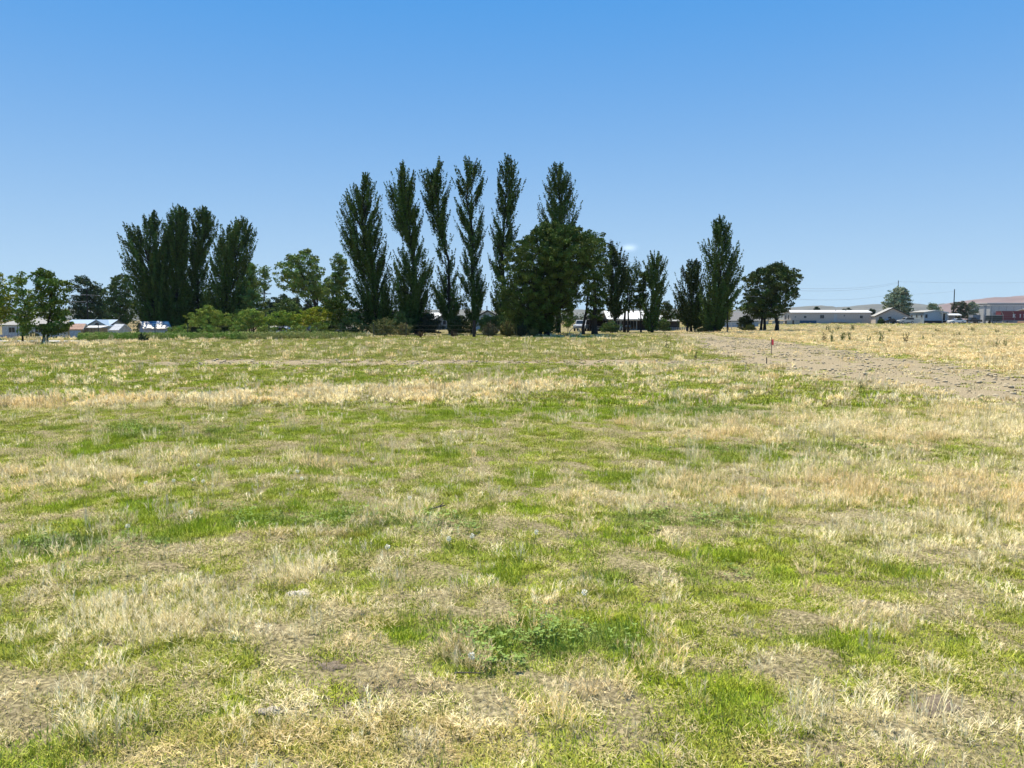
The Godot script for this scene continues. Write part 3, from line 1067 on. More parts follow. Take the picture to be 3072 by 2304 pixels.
func build_trees():
	var pop := Color(0.076, 0.126, 0.03)
	var light := Color(0.18, 0.26, 0.055)
	var yellow := Color(0.19, 0.245, 0.036)
	var will := Color(0.082, 0.128, 0.03)
	var far_c := Color(0.06, 0.09, 0.04)
	var silver := Color(0.25, 0.31, 0.2)
	var rowp := "tall poplars standing in a row"
	var left := "poplars crowded in a clump"
	tree("broadleaf_tree", "yellow-green bushy tree behind the white hip-roofed house", "", -41.4, 62, [[5.3, 0.36, 0.27], [4.4, 0.15, 0.81], [4.0, 0.13, 1.20], [3.2, 0.13, 1.39], [2.1, 0.03, 1.35], [1.4, -0.12, 0.93]], "round", 1.6, 0.15, yellow, [[0, 0.09, 0.7]], "bark")
	tree("young_tree", "slender young tree with one thin dark trunk by the gravel drive", "", -33.6, 53, [[4.7, 0.08, 0.26], [4.3, 0.03, 0.49], [3.6, 0.13, 0.63], [3.0, 0.22, 0.69], [2.3, 0.19, 0.83], [1.7, 0.25, 0.73], [1.0, 0.22, 0.60], [0.65, 0.16, 0.43]], "thin", 5.0, 0.13, light, [[0, 0.07, 0.8]], "bark")
	tree("young_tree", "fuller young tree with two trunks by the gravel drive", "", -32.2, 53, [[5.0, 0.02, 0.13], [4.7, 0.27, 0.72], [4.2, 0.57, 1.12], [3.6, 0.74, 1.32], [3.0, 0.74, 1.29], [2.3, 0.78, 1.16], [1.7, 0.84, 1.12], [1.0, 0.75, 1.06], [0.7, 0.56, 0.70]], "round", 2.6, 0.13, Color(0.11, 0.17, 0.036), [[0, 0.10, 0.8], [0.25, 0.07, 0.7]], "bark")
	tree("broadleaf_tree", "dark spreading tree behind the wooden pole with two crossarms", "", -90.3, 165, [[12.3, -0.94, 1.64], [11.0, -0.38, 3.08], [9.6, 0.07, 3.59], [7.6, 0.38, 3.80], [4.5, 0.45, 3.81], [1.5, 0.46, 3.71]], "round", 0.42, 0.28, far_c, [[0, 0.25, 0.7]], "bark")
	tree("broadleaf_tree", "green rounded tree behind the blue-roofed house", "", -76.2, 150, [[11.8, 0.90, 1.21], [10.5, 0.57, 2.61], [9.0, 0.32, 2.99], [6.3, 0.20, 2.99], [2.5, 0.27, 2.81]], "round", 0.5, 0.26, Color(0.085, 0.125, 0.034), [[0, 0.22, 0.7]], "bark")
	tree("poplar_tree", "broadest poplar of the clump, leaning away with loose side sprays", left, -57.1, 123, [[20.2, 0.84, 0.21], [19.3, 0.27, 0.98], [17.8, -0.47, 2.99], [16.8, -0.51, 3.33], [15.4, -0.91, 4.05], [13.6, -0.72, 3.76], [12.0, -0.32, 3.59], [10.4, 0.00, 3.51], [8.1, -0.01, 3.43], [5.9, 0.13, 3.96], [3.6, 0.81, 2.91], [0.8, 1.13, 1.51]], "upright", 1.17, 0.20, pop, [[0, 0.26, 0.9], [0.7, 0.2, 0.85]], "bark")
	tree("poplar_tree", "tallest dark poplar in the middle of the clump", left, -53.6, 124, [[21.5, 0.91, 0.71], [20.9, 0.73, 1.55], [19.2, 0.52, 1.69], [17.4, 0.29, 2.06], [15.1, 0.29, 2.15], [12.8, 0.14, 2.06], [9.7, 0.03, 2.09], [6.7, -0.01, 2.29], [1.0, 0.05, 1.74]], "upright", 1.73, 0.20, pop, [[0, 0.24, 0.92]], "bark")
	tree("poplar_tree", "poplar with two rounded tops and gaps through its crown", left, -51.7, 127, [[21.6, 1.57, 1.09], [20.5, 1.31, 1.30], [19.2, 1.57, 1.88], [17.4, 1.75, 2.56], [15.4, 0.82, 1.77], [13.1, 0.51, 1.68], [10.8, 0.19, 1.77], [8.3, 0.50, 2.38], [6.0, 0.42, 2.55], [1.3, 0.27, 1.79]], "upright", 1.26, 0.20, pop, [[0, 0.24, 0.92]], "bark")
	tree("poplar_tree", "poplar slanting outwards at the open edge of the clump", left, -44.9, 120, [[19.1, 3.19, 1.02], [18.0, 3.23, 2.16], [17.3, 2.61, 2.82], [15.9, 2.20, 2.59], [14.8, 1.72, 3.43], [13.3, 1.52, 3.27], [11.4, 0.95, 3.02], [9.2, 0.65, 2.77], [7.0, 0.73, 3.46], [4.7, 0.82, 3.26], [1.3, 0.67, 2.31]], "upright", 1.22, 0.20, pop, [[0, 0.25, 0.9], [0.6, 0.2, 0.85]], "bark")
	tree("broadleaf_tree", "airy light green tree behind the slanting poplar", "", -48.6, 143, [[13.7, 0.26, 0.97], [12.0, 0.22, 1.51], [10.4, 0.44, 2.32], [8.6, 0.03, 2.32], [6.8, -0.12, 1.34], [4.5, 0.00, 0.90]], "thin", 1.97, 0.22, light, [[0, 0.15, 0.85], [0.4, 0.12, 0.8]], "bark")
	tree("broadleaf_tree", "thin sparse treetop around the bare utility pole", "", -47.0, 146, [[13.4, 0.41, 0.64], [12.2, 0.47, 1.27], [10.4, 0.60, 1.09], [8.3, 0.26, 0.64]], "thin", 1.38, 0.20, light, [[0, 0.10, 0.85]], "bark")
	tree("broadleaf_tree", "distant dark wooded crown behind the orchard trees", "", -57.7, 190, [[9.4, 1.33, 1.51], [8.5, 0.42, 2.93], [6.7, -0.07, 3.20], [4.9, -0.47, 3.20], [1.5, 0, 3.0]], "round", 0.35, 0.32, far_c, [[0, 0.22, 0.7]], "bark")
	tree("broadleaf_tree", "distant pale green tree in the gap beside the big light tree", "", -49.0, 175, [[8.1, 0.30, 1.14], [6.4, 0.18, 1.39], [5.1, 0.15, 1.23], [1.5, 0, 1.2]], "round", 0.6, 0.26, Color(0.09, 0.12, 0.04), [[0, 0.16, 0.7]], "bark")
	tree("broadleaf_tree", "distant dark narrow tree behind the big light tree's trunk", "", -47.0, 180, [[8.0, -0.04, 0.84], [6.5, -0.08, 1.5], [5.2, -0.11, 1.8], [1.5, 0, 1.6]], "round", 0.6, 0.26, far_c, [[0, 0.18, 0.7]], "bark")
	var orchard := "low orchard trees behind the weeds"
	tree("orchard_tree", "widest low orchard tree with a short forked trunk", orchard, -35.0, 90, [[3.8, -0.45, 0.54], [3.1, -0.41, 1.99], [2.2, -0.38, 2.99], [1.5, -0.12, 3.55]], "round", 2.2, 0.12, Color(0.24, 0.31, 0.06), [[0, 0.12, 0.6], [0.7, 0.08, 0.6]], "bark")
	tree("orchard_tree", "dense green orchard tree with one dark crooked trunk", orchard, -31.3, 90, [[3.4, 0.64, 1.14], [2.7, 0.74, 2.23], [1.9, 0.89, 2.61], [1.3, 0.70, 1.93]], "round", 2.2, 0.12, Color(0.23, 0.30, 0.06), [[0, 0.12, 0.6]], "bark")
	tree("orchard_tree", "flat-topped orchard tree with a curved low branch", orchard, -27.0, 90, [[3.1, 0.40, 1.14], [2.6, 0.47, 2.07], [2.0, 0.37, 2.53], [1.3, 0.40, 2.24]], "round", 2.2, 0.12, Color(0.22, 0.31, 0.05), [[0, 0.12, 0.6], [1.0, 0.07, 0.6]], "bark")
	tree("orchard_tree", "yellowish orchard tree with the brightest leaves of its row", orchard, -23.8, 91, [[3.5, 0.99, 0.58], [3.1, 0.81, 1.98], [2.6, 0.67, 2.97], [2.0, 0.70, 3.27], [1.2, 0.60, 3.15]], "round", 2.2, 0.12, Color(0.29, 0.33, 0.036), [[0, 0.10, 0.6], [0.9, 0.08, 0.6]], "bark")
	tree("broadleaf_tree", "mid green round tree filling the gap behind the orchard trees", "", -39.5, 118, [[7.4, 0, 1.0], [6.4, 0, 2.2], [4.8, 0, 2.8], [2.0, 0, 2.4]], "round", 0.9, 0.18, Color(0.13, 0.19, 0.05), [[0, 0.18, 0.8]], "bark")
	tree("broadleaf_tree", "mid green low tree between the bare pole and big light tree", "", -35.0, 121, [[6.2, 0, 0.9], [5.2, 0, 2.2], [3.8, 0, 2.6], [1.5, 0, 2.2]], "round", 0.9, 0.18, Color(0.11, 0.17, 0.045), [[0, 0.16, 0.8]], "bark")
	tree("broadleaf_tree", "big light green tree leaning out over the orchard", "", -27.8, 108, [[12.0, -0.46, 0.65], [11.6, -1.22, 1.79], [10.5, -1.50, 2.71], [9.3, -1.78, 3.53], [8.5, -1.44, 3.59], [7.5, -1.21, 3.64], [6.9, -1.13, 3.53], [6.5, -0.43, 2.88], [5.4, 0.46, 1.79]], "round", 1.01, 0.19, Color(0.18, 0.25, 0.06), [[0, 0.3, 0.8], [0.6, 0.2, 0.75]], "bark")
	tree("broadleaf_tree", "light green forked tree between the big light tree and the poplar row", "", -25.3, 112, [[11.7, 0.52, 0.56], [10.9, 0.30, 1.12], [9.8, 0.54, 1.30], [9.0, 0.84, 1.19], [8.1, 0.09, 1.98], [6.9, -0.71, 2.26], [4.0, -0.74, 2.26]], "round", 1.28, 0.19, Color(0.18, 0.25, 0.065), [[0, 0.2, 0.85]], "bark")
	tree("broadleaf_tree", "low dark spreading tree at the foot of the first tall poplar", "", -18.8, 86, [[4.8, 0.37, 0.28], [4.3, 0.20, 1.00], [3.6, -0.26, 2.41], [2.8, -0.11, 2.73], [2.2, 0.48, 2.13], [1.2, 0.14, 1.3]], "round", 1.80, 0.14, Color(0.075, 0.12, 0.024), [[0, 0.14, 0.8]], "bark")
	tree("poplar_tree", "bushiest poplar at the orchard end of the row", rowp, -15.4, 88, [[18.0, -1.03, 0.12], [17.0, -1.04, 0.95], [15.7, -1.26, 1.90], [14.1, -1.43, 2.31], [12.8, -1.55, 2.55], [11.4, -1.43, 2.35], [9.9, -1.46, 2.56], [8.6, -0.83, 2.18], [7.0, -0.52, 1.98], [4.9, -0.20, 2.40], [2.9, 0.18, 2.23], [0.5, 0.36, 1.98]], "upright", 1.90, 0.145, pop, [[0, 0.28, 0.95]], "bark")
	tree("poplar_tree", "poplar with a narrow waist above a wide bushy lower half", rowp, -10.6, 87, [[18.9, -1.48, 0.20], [18.1, -1.25, 0.90], [16.8, -1.37, 1.27], [15.7, -1.58, 1.88], [14.4, -1.13, 1.68], [13.3, -0.94, 1.61], [12.5, -1.28, 1.95], [11.6, -1.56, 1.41], [11.0, -0.97, 0.81], [10.3, -0.37, 1.14], [9.1, -0.38, 1.69], [8.2, -0.73, 2.16], [6.8, -0.54, 2.61], [5.5, -0.42, 2.62], [3.5, -0.71, 2.11], [0.5, -0.53, 1.70]], "upright", 2.09, 0.145, pop, [[0, 0.28, 0.95]], "bark")
	tree("poplar_tree", "slim leaning poplar with bare gaps along its trunk", rowp, -7.0, 88, [[19.5, -1.02, 0.20], [18.8, -1.26, 0.78], [17.8, -1.84, 1.56], [16.9, -1.58, 1.56], [15.6, -1.42, 1.59], [14.2, -1.26, 1.36], [12.9, -1.34, 1.15], [11.6, -1.35, 1.02], [10.2, -0.89, 1.09], [9.3, -0.69, 1.02], [8.2, -0.22, 0.68], [7.0, -0.53, 1.29], [5.9, -0.30, 0.98], [4.8, -0.31, 1.87], [3.4, -0.32, 1.87], [2.1, -0.12, 1.07], [1.4, 0.01, 0.53]], "upright", 1.61, 0.145, pop, [[0, 0.24, 0.95]], "bark")
	tree("poplar_tree", "straight airy poplar next to the wooden corner post", rowp, -4.4, 88, [[19.9, -0.09, 0.24], [19.3, -0.26, 1.49], [18.2, -0.40, 1.62], [17.2, -0.47, 1.69], [15.8, -0.14, 1.22], [15.0, -0.75, 1.42], [14.0, -0.21, 1.70], [12.6, -0.29, 1.77], [11.6, -0.09, 1.56], [10.6, 0.04, 1.29], [9.1, -0.23, 1.43], [8.1, -0.10, 1.16], [6.7, -0.25, 1.51], [5.5, -0.18, 1.78], [4.1, 0.02, 1.34], [2.8, 0.08, 1.07], [1.4, 0.01, 0.44]], "upright", 1.37, 0.145, pop, [[0, 0.27, 0.97]], "bark")
	tree("poplar_tree", "tallest poplar of the row with a leaning side tip beside the willow", rowp, -1.0, 90, [[20.4, 0.50, 0.21], [19.7, 0.40, 0.79], [18.6, 0.74, 1.49], [17.3, 0.78, 1.66], [16.5, 0.64, 1.38], [15.4, 0.22, 1.39], [14.0, 0.29, 1.18], [13.5, 0.15, 1.60], [12.1, 0.29, 1.60], [10.7, -0.06, 1.53], [9.6, 0.01, 0.91], [8.2, -0.24, 1.43], [6.6, -0.06, 1.93], [4.9, 0.07, 1.75], [1.5, 0.07, 1.40]], "upright", 1.42, 0.145, pop, [[0, 0.27, 0.97]], "bark")
	tree("poplar_tree", "poplar whose upper half rises out of the willow's crown", rowp, 5.6, 93, [[20.3, -0.49, 0.32], [19.2, -0.27, 1.18], [17.8, -0.13, 1.68], [16.4, -0.08, 2.00], [15.7, 0.21, 2.43], [14.6, 0.07, 2.44], [13.6, -0.14, 2.51], [12.2, -0.06, 2.16], [9.3, -0.05, 1.87], [4.0, 0, 1.2]], "upright", 1.66, 0.145, pop, [[0, 0.28, 0.95]], "bark")
	tree("willow_tree", "huge dark willow hanging almost to the ground", "", 3.0, 76, [[11.0, 0.49, 1.58], [10.7, 0.84, 2.41], [10.0, 1.9, 3.6], [8.8, 1.3, 4.9], [7.9, 1.25, 5.1], [6.7, 1.1, 5.1], [5.9, 0.75, 4.9], [5.2, 0.5, 4.7], [4.4, 0.2, 4.5], [3.2, -0.3, 4.0], [2.2, -0.8, 3.2], [1.1, -0.83, 2.6], [0.4, -0.5, 2.1]], "round", 2.58, 0.14, will, [[-0.5, 0.42, 0.8], [0.5, 0.34, 0.75], [-1.2, 0.25, 0.6]], "bark")
	tree("willow_tree", "second willow growing beside the dark carport", "", 9.0, 84, [[11.1, 0.23, 0.45], [10.1, -0.22, 1.56], [8.5, -0.21, 2.1], [7.3, -0.19, 2.0], [5.3, -0.05, 1.6], [3.4, 0.04, 1.24], [1.5, 0.18, 0.98]], "round", 1.72, 0.14, will, [[0, 0.32, 0.8], [-1.3, 0.18, 0.7]], "bark")
	tree("sapling", "bright green sapling under the huge willow", "", 5.9, 81, [[3.7, -0.21, 0.32], [2.7, -0.14, 0.76], [1.7, -0.01, 0.76], [0.9, -0.00, 0.51]], "round", 5.0, 0.11, light, [[0, 0.04, 0.8]], "bark")
	tree("broadleaf_tree", "two-tipped tree leaning over the white porch roof", "", 13.4, 100, [[11.8, -0.39, 0.17], [11.0, -0.38, 0.53], [10.1, 0.04, 1.13], [9.1, 0.11, 1.31], [8.1, -0.04, 1.72], [6.6, -0.18, 1.67], [5.0, -0.11, 1.44], [2.6, -0.04, 1.15]], "upright", 1.95, 0.16, Color(0.05, 0.075, 0.024), [[0, 0.2, 0.9]], "bark")
	tree("willow_tree", "open willow with bare crossing limbs above the white roof", "", 15.1, 104, [[9.4, 1.28, 0.49], [8.9, 0.97, 1.24], [7.8, 0.77, 1.61], [6.8, 0.62, 1.43], [5.7, 0.42, 0.93], [4.6, 0.59, 1.03], [2.8, 0.50, 0.69]], "drooping", 1.49, 0.15, will, [[0, 0.2, 0.85], [0.5, 0.14, 0.8]], "bark")
	tree("broadleaf_tree", "narrow yellow-green tree pressed against the short poplar", "", 17.1, 102, [[7.8, 0.26, 0.54], [6.7, 0.28, 0.67], [5.1, -0.07, 0.98], [3.2, -0.42, 1.16]], "round", 2.64, 0.15, Color(0.085, 0.115, 0.022), [[0, 0.12, 0.8]], "bark")
	tree("poplar_tree", "short poplar with a windswept side branch by the white roof", "", 18.1, 100, [[10.6, 0.10, 0.17], [9.9, 0.24, 0.62], [9.1, 0.38, 1.31], [8.1, 0.40, 1.43], [7.3, 0.46, 1.48], [6.4, 0.42, 1.20], [5.8, 0.66, 1.70], [5.0, 0.34, 1.55], [4.2, -0.06, 1.31], [3.2, -0.15, 1.15], [0.9, -0.10, 1.0]], "upright", 2.10, 0.16, pop, [[0, 0.2, 0.95]], "bark")
	tree("broadleaf_tree", "small round tree beside the low dark shed", "", 25.8, 128, [[4.8, -0.22, 0.40], [4.1, -0.27, 1.00], [2.8, -0.18, 1.20], [1.6, -0.17, 0.93]], "round", 1.8, 0.15, Color(0.065, 0.09, 0.024), [[0, 0.1, 0.8]], "bark")
	tree("poplar_tree", "bushy lighter poplar beside the dark windblown poplar", "", 24.6, 106, [[10.1, 0.15, 0.26], [9.2, -0.05, 1.02], [8.1, -0.17, 1.51], [6.9, -0.17, 1.72], [6.0, -0.08, 2.20], [4.7, 0.00, 2.42], [3.1, 0.09, 2.36], [1.2, 0.34, 2.05]], "upright", 1.76, 0.16, Color(0.056, 0.085, 0.026), [[0, 0.16, 0.9], [0.5, 0.1, 0.8], [-0.6, 0.1, 0.7]], "bark")
	tree("poplar_tree", "dark windblown poplar with ragged tips by the grey-roofed house", "", 26.2, 100, [[14.9, 0.76, 0.26], [14.2, 0.42, 0.72], [13.5, 0.54, 1.03], [12.5, 0.38, 1.11], [11.7, 0.37, 1.65], [11.4, 0.07, 1.96], [10.7, 0.45, 2.43], [9.5, 0.45, 2.56], [8.6, 0.29, 2.22], [8.1, 0.61, 2.64], [7.1, 0.79, 2.59], [6.0, 0.65, 2.33], [5.0, 0.62, 2.73], [4.2, 0.28, 2.14], [2.9, -0.00, 1.75], [1.4, -0.13, 1.42], [0.3, -0.11, 1.30]], "upright", 1.87, 0.16, Color(0.074, 0.122, 0.03), [[0, 0.28, 0.95]], "bark")
	tree("sapling", "yellow-green sapling beside the dark windblown poplar", "", 32.3, 115, [[4.6, -0.04, 0.30], [3.9, 0.04, 0.72], [2.9, -0.05, 0.72], [1.6, -0.31, 0.36]], "thin", 5.0, 0.13, yellow, [[0, 0.05, 0.8]], "bark")
	tree("maple_tree", "wide dark tree with layered boughs and three trunks", "", 39.8, 120, [[10.3, 1.87, 0.43], [9.8, 0.76, 2.84], [9.1, 0.62, 3.75], [8.4, 0.59, 4.55], [7.4, 0.45, 4.40], [6.4, 0.54, 4.13], [5.5, 0.67, 4.56], [4.9, -0.17, 3.81], [4.0, -0.90, 4.25], [3.4, -0.94, 3.98], [2.6, -0.59, 3.0], [1.9, -0.25, 2.2]], "round", 0.93, 0.22, Color(0.07, 0.105, 0.03), [[-1.2, 0.2, 0.8, 0.6], [-0.5, 0.22, 0.85, -0.8], [1.4, 0.3, 0.9, 0.0]], "bark")
	tree("broadleaf_tree", "silvery green tree in front of the utility pole", "", 112.4, 225, [[10.5, 0.07, 1.34], [9.4, 0.12, 2.58], [7.8, -0.33, 3.31], [6.5, -0.28, 4.13], [5.3, -0.12, 4.45], [4.1, -0.48, 3.62], [2.4, -0.52, 2.90], [1.4, -0.06, 1.4]], "round", 0.59, 0.28, silver, [[0, 0.3, 0.8]], "bark")
	tree("conifer_tree", "small green pointed tree behind the pale blue trailer home", "", 133.0, 260, [[6.4, -0.77, 0.3], [5.5, -0.25, 1.2], [4.3, -0.20, 1.9], [1.5, -0.2, 2.15]], "upright", 0.7, 0.26, Color(0.05, 0.085, 0.025), [[0, 0.15, 0.9]], "bark")
	var olive := "grey-green trees beyond the wire yard"
	tree("olive_tree", "low grey-green tree behind the bare utility pole", olive, 136.5, 250, [[6.2, -0.96, 0.88], [5.2, -0.25, 2.21], [3.6, 0.04, 2.21], [1.5, 0.10, 1.77]], "round", 0.7, 0.26, silver, [[0, 0.15, 0.8]], "bark")
	tree("olive_tree", "widest grey-green tree above the parked dark truck", olive, 146.0, 252, [[6.9, -0.35, 1.54], [5.6, -0.17, 2.9], [3.6, -0.07, 2.9], [1.5, -0.02, 2.32]], "round", 0.6, 0.26, Color(0.11, 0.13, 0.08), [[0, 0.18, 0.8]], "bark")
	tree("olive_tree", "grey-green tree nearest the long white building", olive, 151.5, 254, [[6.9, -0.56, 0.66], [5.2, -0.38, 1.75], [3.4, -0.18, 1.87], [1.5, -0.12, 1.43]], "round", 0.8, 0.26, silver, [[0, 0.15, 0.8]], "bark")
	for a in [[130.3, 330.0, 6.6, 1.4, "small round distant treetop over the mobile home's roof"], [182.0, 420.0, 7.2, 3.2, "wide low distant treetop over the mobile home's roof"], [200.0, 430.0, 7.0, 2.0, "distant treetop above the mobile home's vent pipes"], [204.0, 415.0, 7.4, 1.2, "tiny distant treetop beside the beige gable's roof"]]:
		tree("distant_tree", a[4], "distant treetops", a[0], a[1], [[a[2], 0, a[3] * 0.5], [a[2] - 1.2, 0, a[3]], [1.5, 0, a[3]]], "round", 0.4, 0.4, far_c, [[0, 0.2, 0.8]], "bark")



# ---------------------------------------------------------------- fences, poles and wires

func wire_run(label: String, a: Vector3, b: Vector3, sag: float, group := "", r := 0.018):
	var g := Geo.new()
	var n := 14
	for i in n:
		var t0 := float(i) / n
		var t1 := float(i + 1) / n
		g.tube(a.lerp(b, t0) - Vector3.UP * sag * 4.0 * t0 * (1.0 - t0), a.lerp(b, t1) - Vector3.UP * sag * 4.0 * t1 * (1.0 - t1), r, r, 4)
	var o := part(self, "overhead_wire", g, M.wire)
	tag(o, label, "wire", group)


func utility_pole(label: String, x: float, d: float, h: float, arms: Array, r := 0.14):
	var o := thing("utility_pole", label, "pole", at(x, d))
	var g := Geo.new()
	g.tube(Vector3(0, -0.2, 0), Vector3(0, h, 0), r, r * 0.7, 8)
	g.disc(Vector3(0, h, 0), Vector3.UP, r * 0.7, 8)
	part(o, "shaft", g, M.pole_wood)
	for a in arms:
		g = Geo.new()
		g.box(Vector3(0, a, 0.12), Vector3(2.2, 0.12, 0.1))
		var arm := part(o, "crossarm", g, M.weathered_wood)
		for s in [-0.95, -0.4, 0.4, 0.95]:
			var q := Geo.new()
			q.tube(Vector3(s, a + 0.06, 0.12), Vector3(s, a + 0.22, 0.12), 0.04, 0.03, 6)
			part(arm, "insulator", q, M.galvanised)


func build_fences_and_wires():
	utility_pole("wooden pole with two crossarms before the dark trees", -83.4, 152, 9.2, [8.0, 6.7])
	utility_pole("thin bare pole rising through a sparse light green treetop", -41.8, 131, 8.3, [7.6], 0.1)
	utility_pole("utility pole rising out of the silvery green tree", 120.0, 241, 13.2, [])
	utility_pole("bare dark pole standing above the grey-green trees", 133.0, 233, 10.2, [], 0.17)
	utility_pole("low pole hidden among the windblown poplar's branches", 29.0, 104, 6.9, [6.4], 0.1)
	var lines := "overhead wires along the street"
	wire_run("top wire crossing in front of the wide dark tree", at(29, 104, 6.5), at(120, 241, 12.75), 1.3, lines)
	wire_run("middle wire crossing in front of the wide dark tree", at(29, 104, 6.1), at(120, 241, 12.4), 1.35, lines)
	wire_run("lowest slack wire crossing in front of the wide dark tree", at(29, 104, 5.1), at(120, 241, 9.4), 1.4, lines)
	wire_run("long wire swinging out from the pole in the silvery tree", at(120, 241, 12.9), at(215, 262, 15.5), 1.1, lines)
	wire_run("short wire between the pole in the silvery tree and bare dark pole", at(120, 241, 9.0), at(133, 233, 9.6), 0.3, lines)
	wire_run("upper wire strung from the pole with two crossarms", at(-96, 152, 8.4), at(-83.4, 152, 8.2), 0.2, lines, 0.03)
	wire_run("lower wire strung from the pole with two crossarms", at(-96, 152, 6.8), at(-83.4, 152, 6.9), 0.2, lines, 0.03)
	wire_run("wire leading on from the pole with two crossarms to the bare pole", at(-83.4, 152, 8.2), at(-41.8, 131, 7.8), 0.8, lines, 0.02)
	# wire fence along the far edge of the meadow
	var o := thing("wire_fence", "wire fence with thin steel posts and one thick wooden corner post", "fence", Vector3(0, 0, 0))
	var feet := []
	for q in [[-44.5, 69.5], [-37.5, 70.0], [-32.6, 70.5], [-29.6, 70.5], [-22.2, 70.5], [-15.6, 70.5], [-12.6, 70.3], [-9.6, 70.0], [-6.6, 69.8]]:
		var f := at(q[0], q[1])
		feet.append(f)
		var g := Geo.new()
		g.box(f + Vector3(0, 0.62, 0), Vector3(0.05, 1.3, 0.05))
		g.box(f + Vector3(0, 1.2, 0.0), Vector3(0.09, 0.03, 0.03))
		part(o, "steel_post", g, M.steel_post)
	var cp := at(-3.45, 70.0)
	var cg := Geo.new()
	cg.tube(cp - Vector3(0, 0.2, 0), cp + Vector3(0.04, 1.55, 0), 0.15, 0.13, 9)
	cg.disc(cp + Vector3(0.04, 1.55, 0), Vector3.UP, 0.13, 9)
	part(o, "corner_post", cg, M.pole_wood)
	feet.append(cp)
	for h in [0.35, 0.7, 1.05]:
		var g := Geo.new()
		for i in feet.size() - 1:
			g.tube(feet[i] + Vector3(0, h, 0.04), feet[i + 1] + Vector3(0, h, 0.04), 0.004, 0.004, 4)
		part(o, "wire", g, M.steel_post)
	# white rail fence
	o = thing("rail_fence", "white three-rail fence in front of the grey-roofed house", "fence", at(39.8, 140))
	for i in 3:
		var g := Geo.new()
		g.box(Vector3(0, 0.4 + i * 0.38, 0), Vector3(3.6, 0.17, 0.05))
		part(o, "rail", g, M.white_paint)
	for i in 3:
		var g := Geo.new()
		g.box(Vector3(-1.75 + i * 1.75, 0.62, -0.07), Vector3(0.13, 1.5, 0.08))
		part(o, "post", g, M.white_paint)
	# cream board fence behind the wide dark tree
	o = thing("board_fence", "weathered cream board fence behind the wide dark tree", "fence", at(64.0, 186))
	var r := RandomNumberGenerator.new()
	r.seed = 21
	for i in 24:
		if i in [7, 8, 15]:
			continue
		var g := Geo.new()
		var h := r.randf_range(0.75, 0.98)
		g.box(Vector3(-5.1 + i * 0.44, h * 0.5, 0), Vector3(0.41, h + 0.1, 0.04), Basis(Vector3.FORWARD, r.randf_range(-0.05, 0.05)))
		part(o, "board", g, M.cream_paint if i % 4 else M.weathered_wood)
	for h in [0.2, 0.65]:
		var g := Geo.new()
		g.box(Vector3(0, h, -0.07), Vector3(10.6, 0.1, 0.05))
		part(o, "rail", g, M.weathered_wood)
	# low garden fence before the board shed
	o = thing("garden_fence", "low grey garden fence in front of the dark board shed", "fence", at(26.6, 127))
	for i in 22:
		var g := Geo.new()
		g.box(Vector3(-3.3 + i * 0.315, 0.3, 0), Vector3(0.16, r.randf_range(0.5, 0.62), 0.03), Basis(Vector3.FORWARD, r.randf_range(-0.06, 0.06)))
		part(o, "picket", g, M.grey_siding)
	for h in [0.15, 0.45]:
		var g := Geo.new()
		g.box(Vector3(0, h, -0.05), Vector3(6.9, 0.07, 0.04))
		part(o, "rail", g, M.grey_siding)
	# yard fence with slanting barbed wire arms
	o = thing("yard_fence", "tall wire yard fence with slanting barbed-wire arms", "fence", Vector3.ZERO)
	var tops := []
	for x in [129.5, 132.7, 136.0, 139.2, 142.4]:
		var f := at(x, 219)
		var g := Geo.new()
		g.tube(f, f + Vector3(0, 2.3, 0), 0.04, 0.04, 6)
		var p := part(o, "post", g, M.galvanised)
		g = Geo.new()
		g.tube(f + Vector3(0, 2.25, 0), f + Vector3(-0.75, 3.4, 0.1), 0.07, 0.06, 6)
		part(p, "arm", g, M.cream_paint)
		tops.append(f)
	for h in [0.5, 1.1, 1.7, 2.25]:
		var g := Geo.new()
		for i in tops.size() - 1:
			g.tube(tops[i] + Vector3(0, h, 0), tops[i + 1] + Vector3(0, h, 0), 0.012, 0.012, 4)
		part(o, "wire", g, M.wire)
	for k in 3:
		var g := Geo.new()
		var off := Vector3(-0.25 * (k + 1), 2.25 + 0.38 * (k + 1), 0.04)
		for i in tops.size() - 1:
			g.tube(tops[i] + off, tops[i + 1] + off, 0.012, 0.012, 4)
		part(o, "barbed_wire", g, M.wire)
	# white lattice panels beside the trailer home
	for q in [[113.6, 221.0, 1.0], [116.2, 221.5, 1.15]]:
		o = thing("lattice_panel", "white slatted panel standing in the trailer home's yard", "panel", at(q[0], q[1]), 0.1, "white slatted panels")
		for i in 6:
			var g := Geo.new()
			g.box(Vector3(-0.75 + i * 0.3, 0.55 * q[2], 0), Vector3(0.14, 1.1 * q[2], 0.03))
			part(o, "slat", g, M.white_paint)
		var g := Geo.new()
		g.box(Vector3(0, 0.85 * q[2], -0.035), Vector3(1.8, 0.1, 0.03))
		g.box(Vector3(0, 0.2, -0.035), Vector3(1.8, 0.1, 0.03))
		part(o, "rail", g, M.white_paint)


# ---------------------------------------------------------------- vehicles and yard things

func wheel(o: Node3D, x: float, z: float, r: float):
	var g := Geo.new()
	var s := signf(z)
	g.drum(Vector3(x, r, z - s * 0.1), Vector3(x, r, z + s * 0.1), r, 16)
	var w := part(o, "wheel", g, M.tyre)
	g = Geo.new()
	g.drum(Vector3(x, r, z + s * 0.085), Vector3(x, r, z + s * 0.115), r * 0.6, 12)
	part(w, "rim", g, M.wheel_metal)


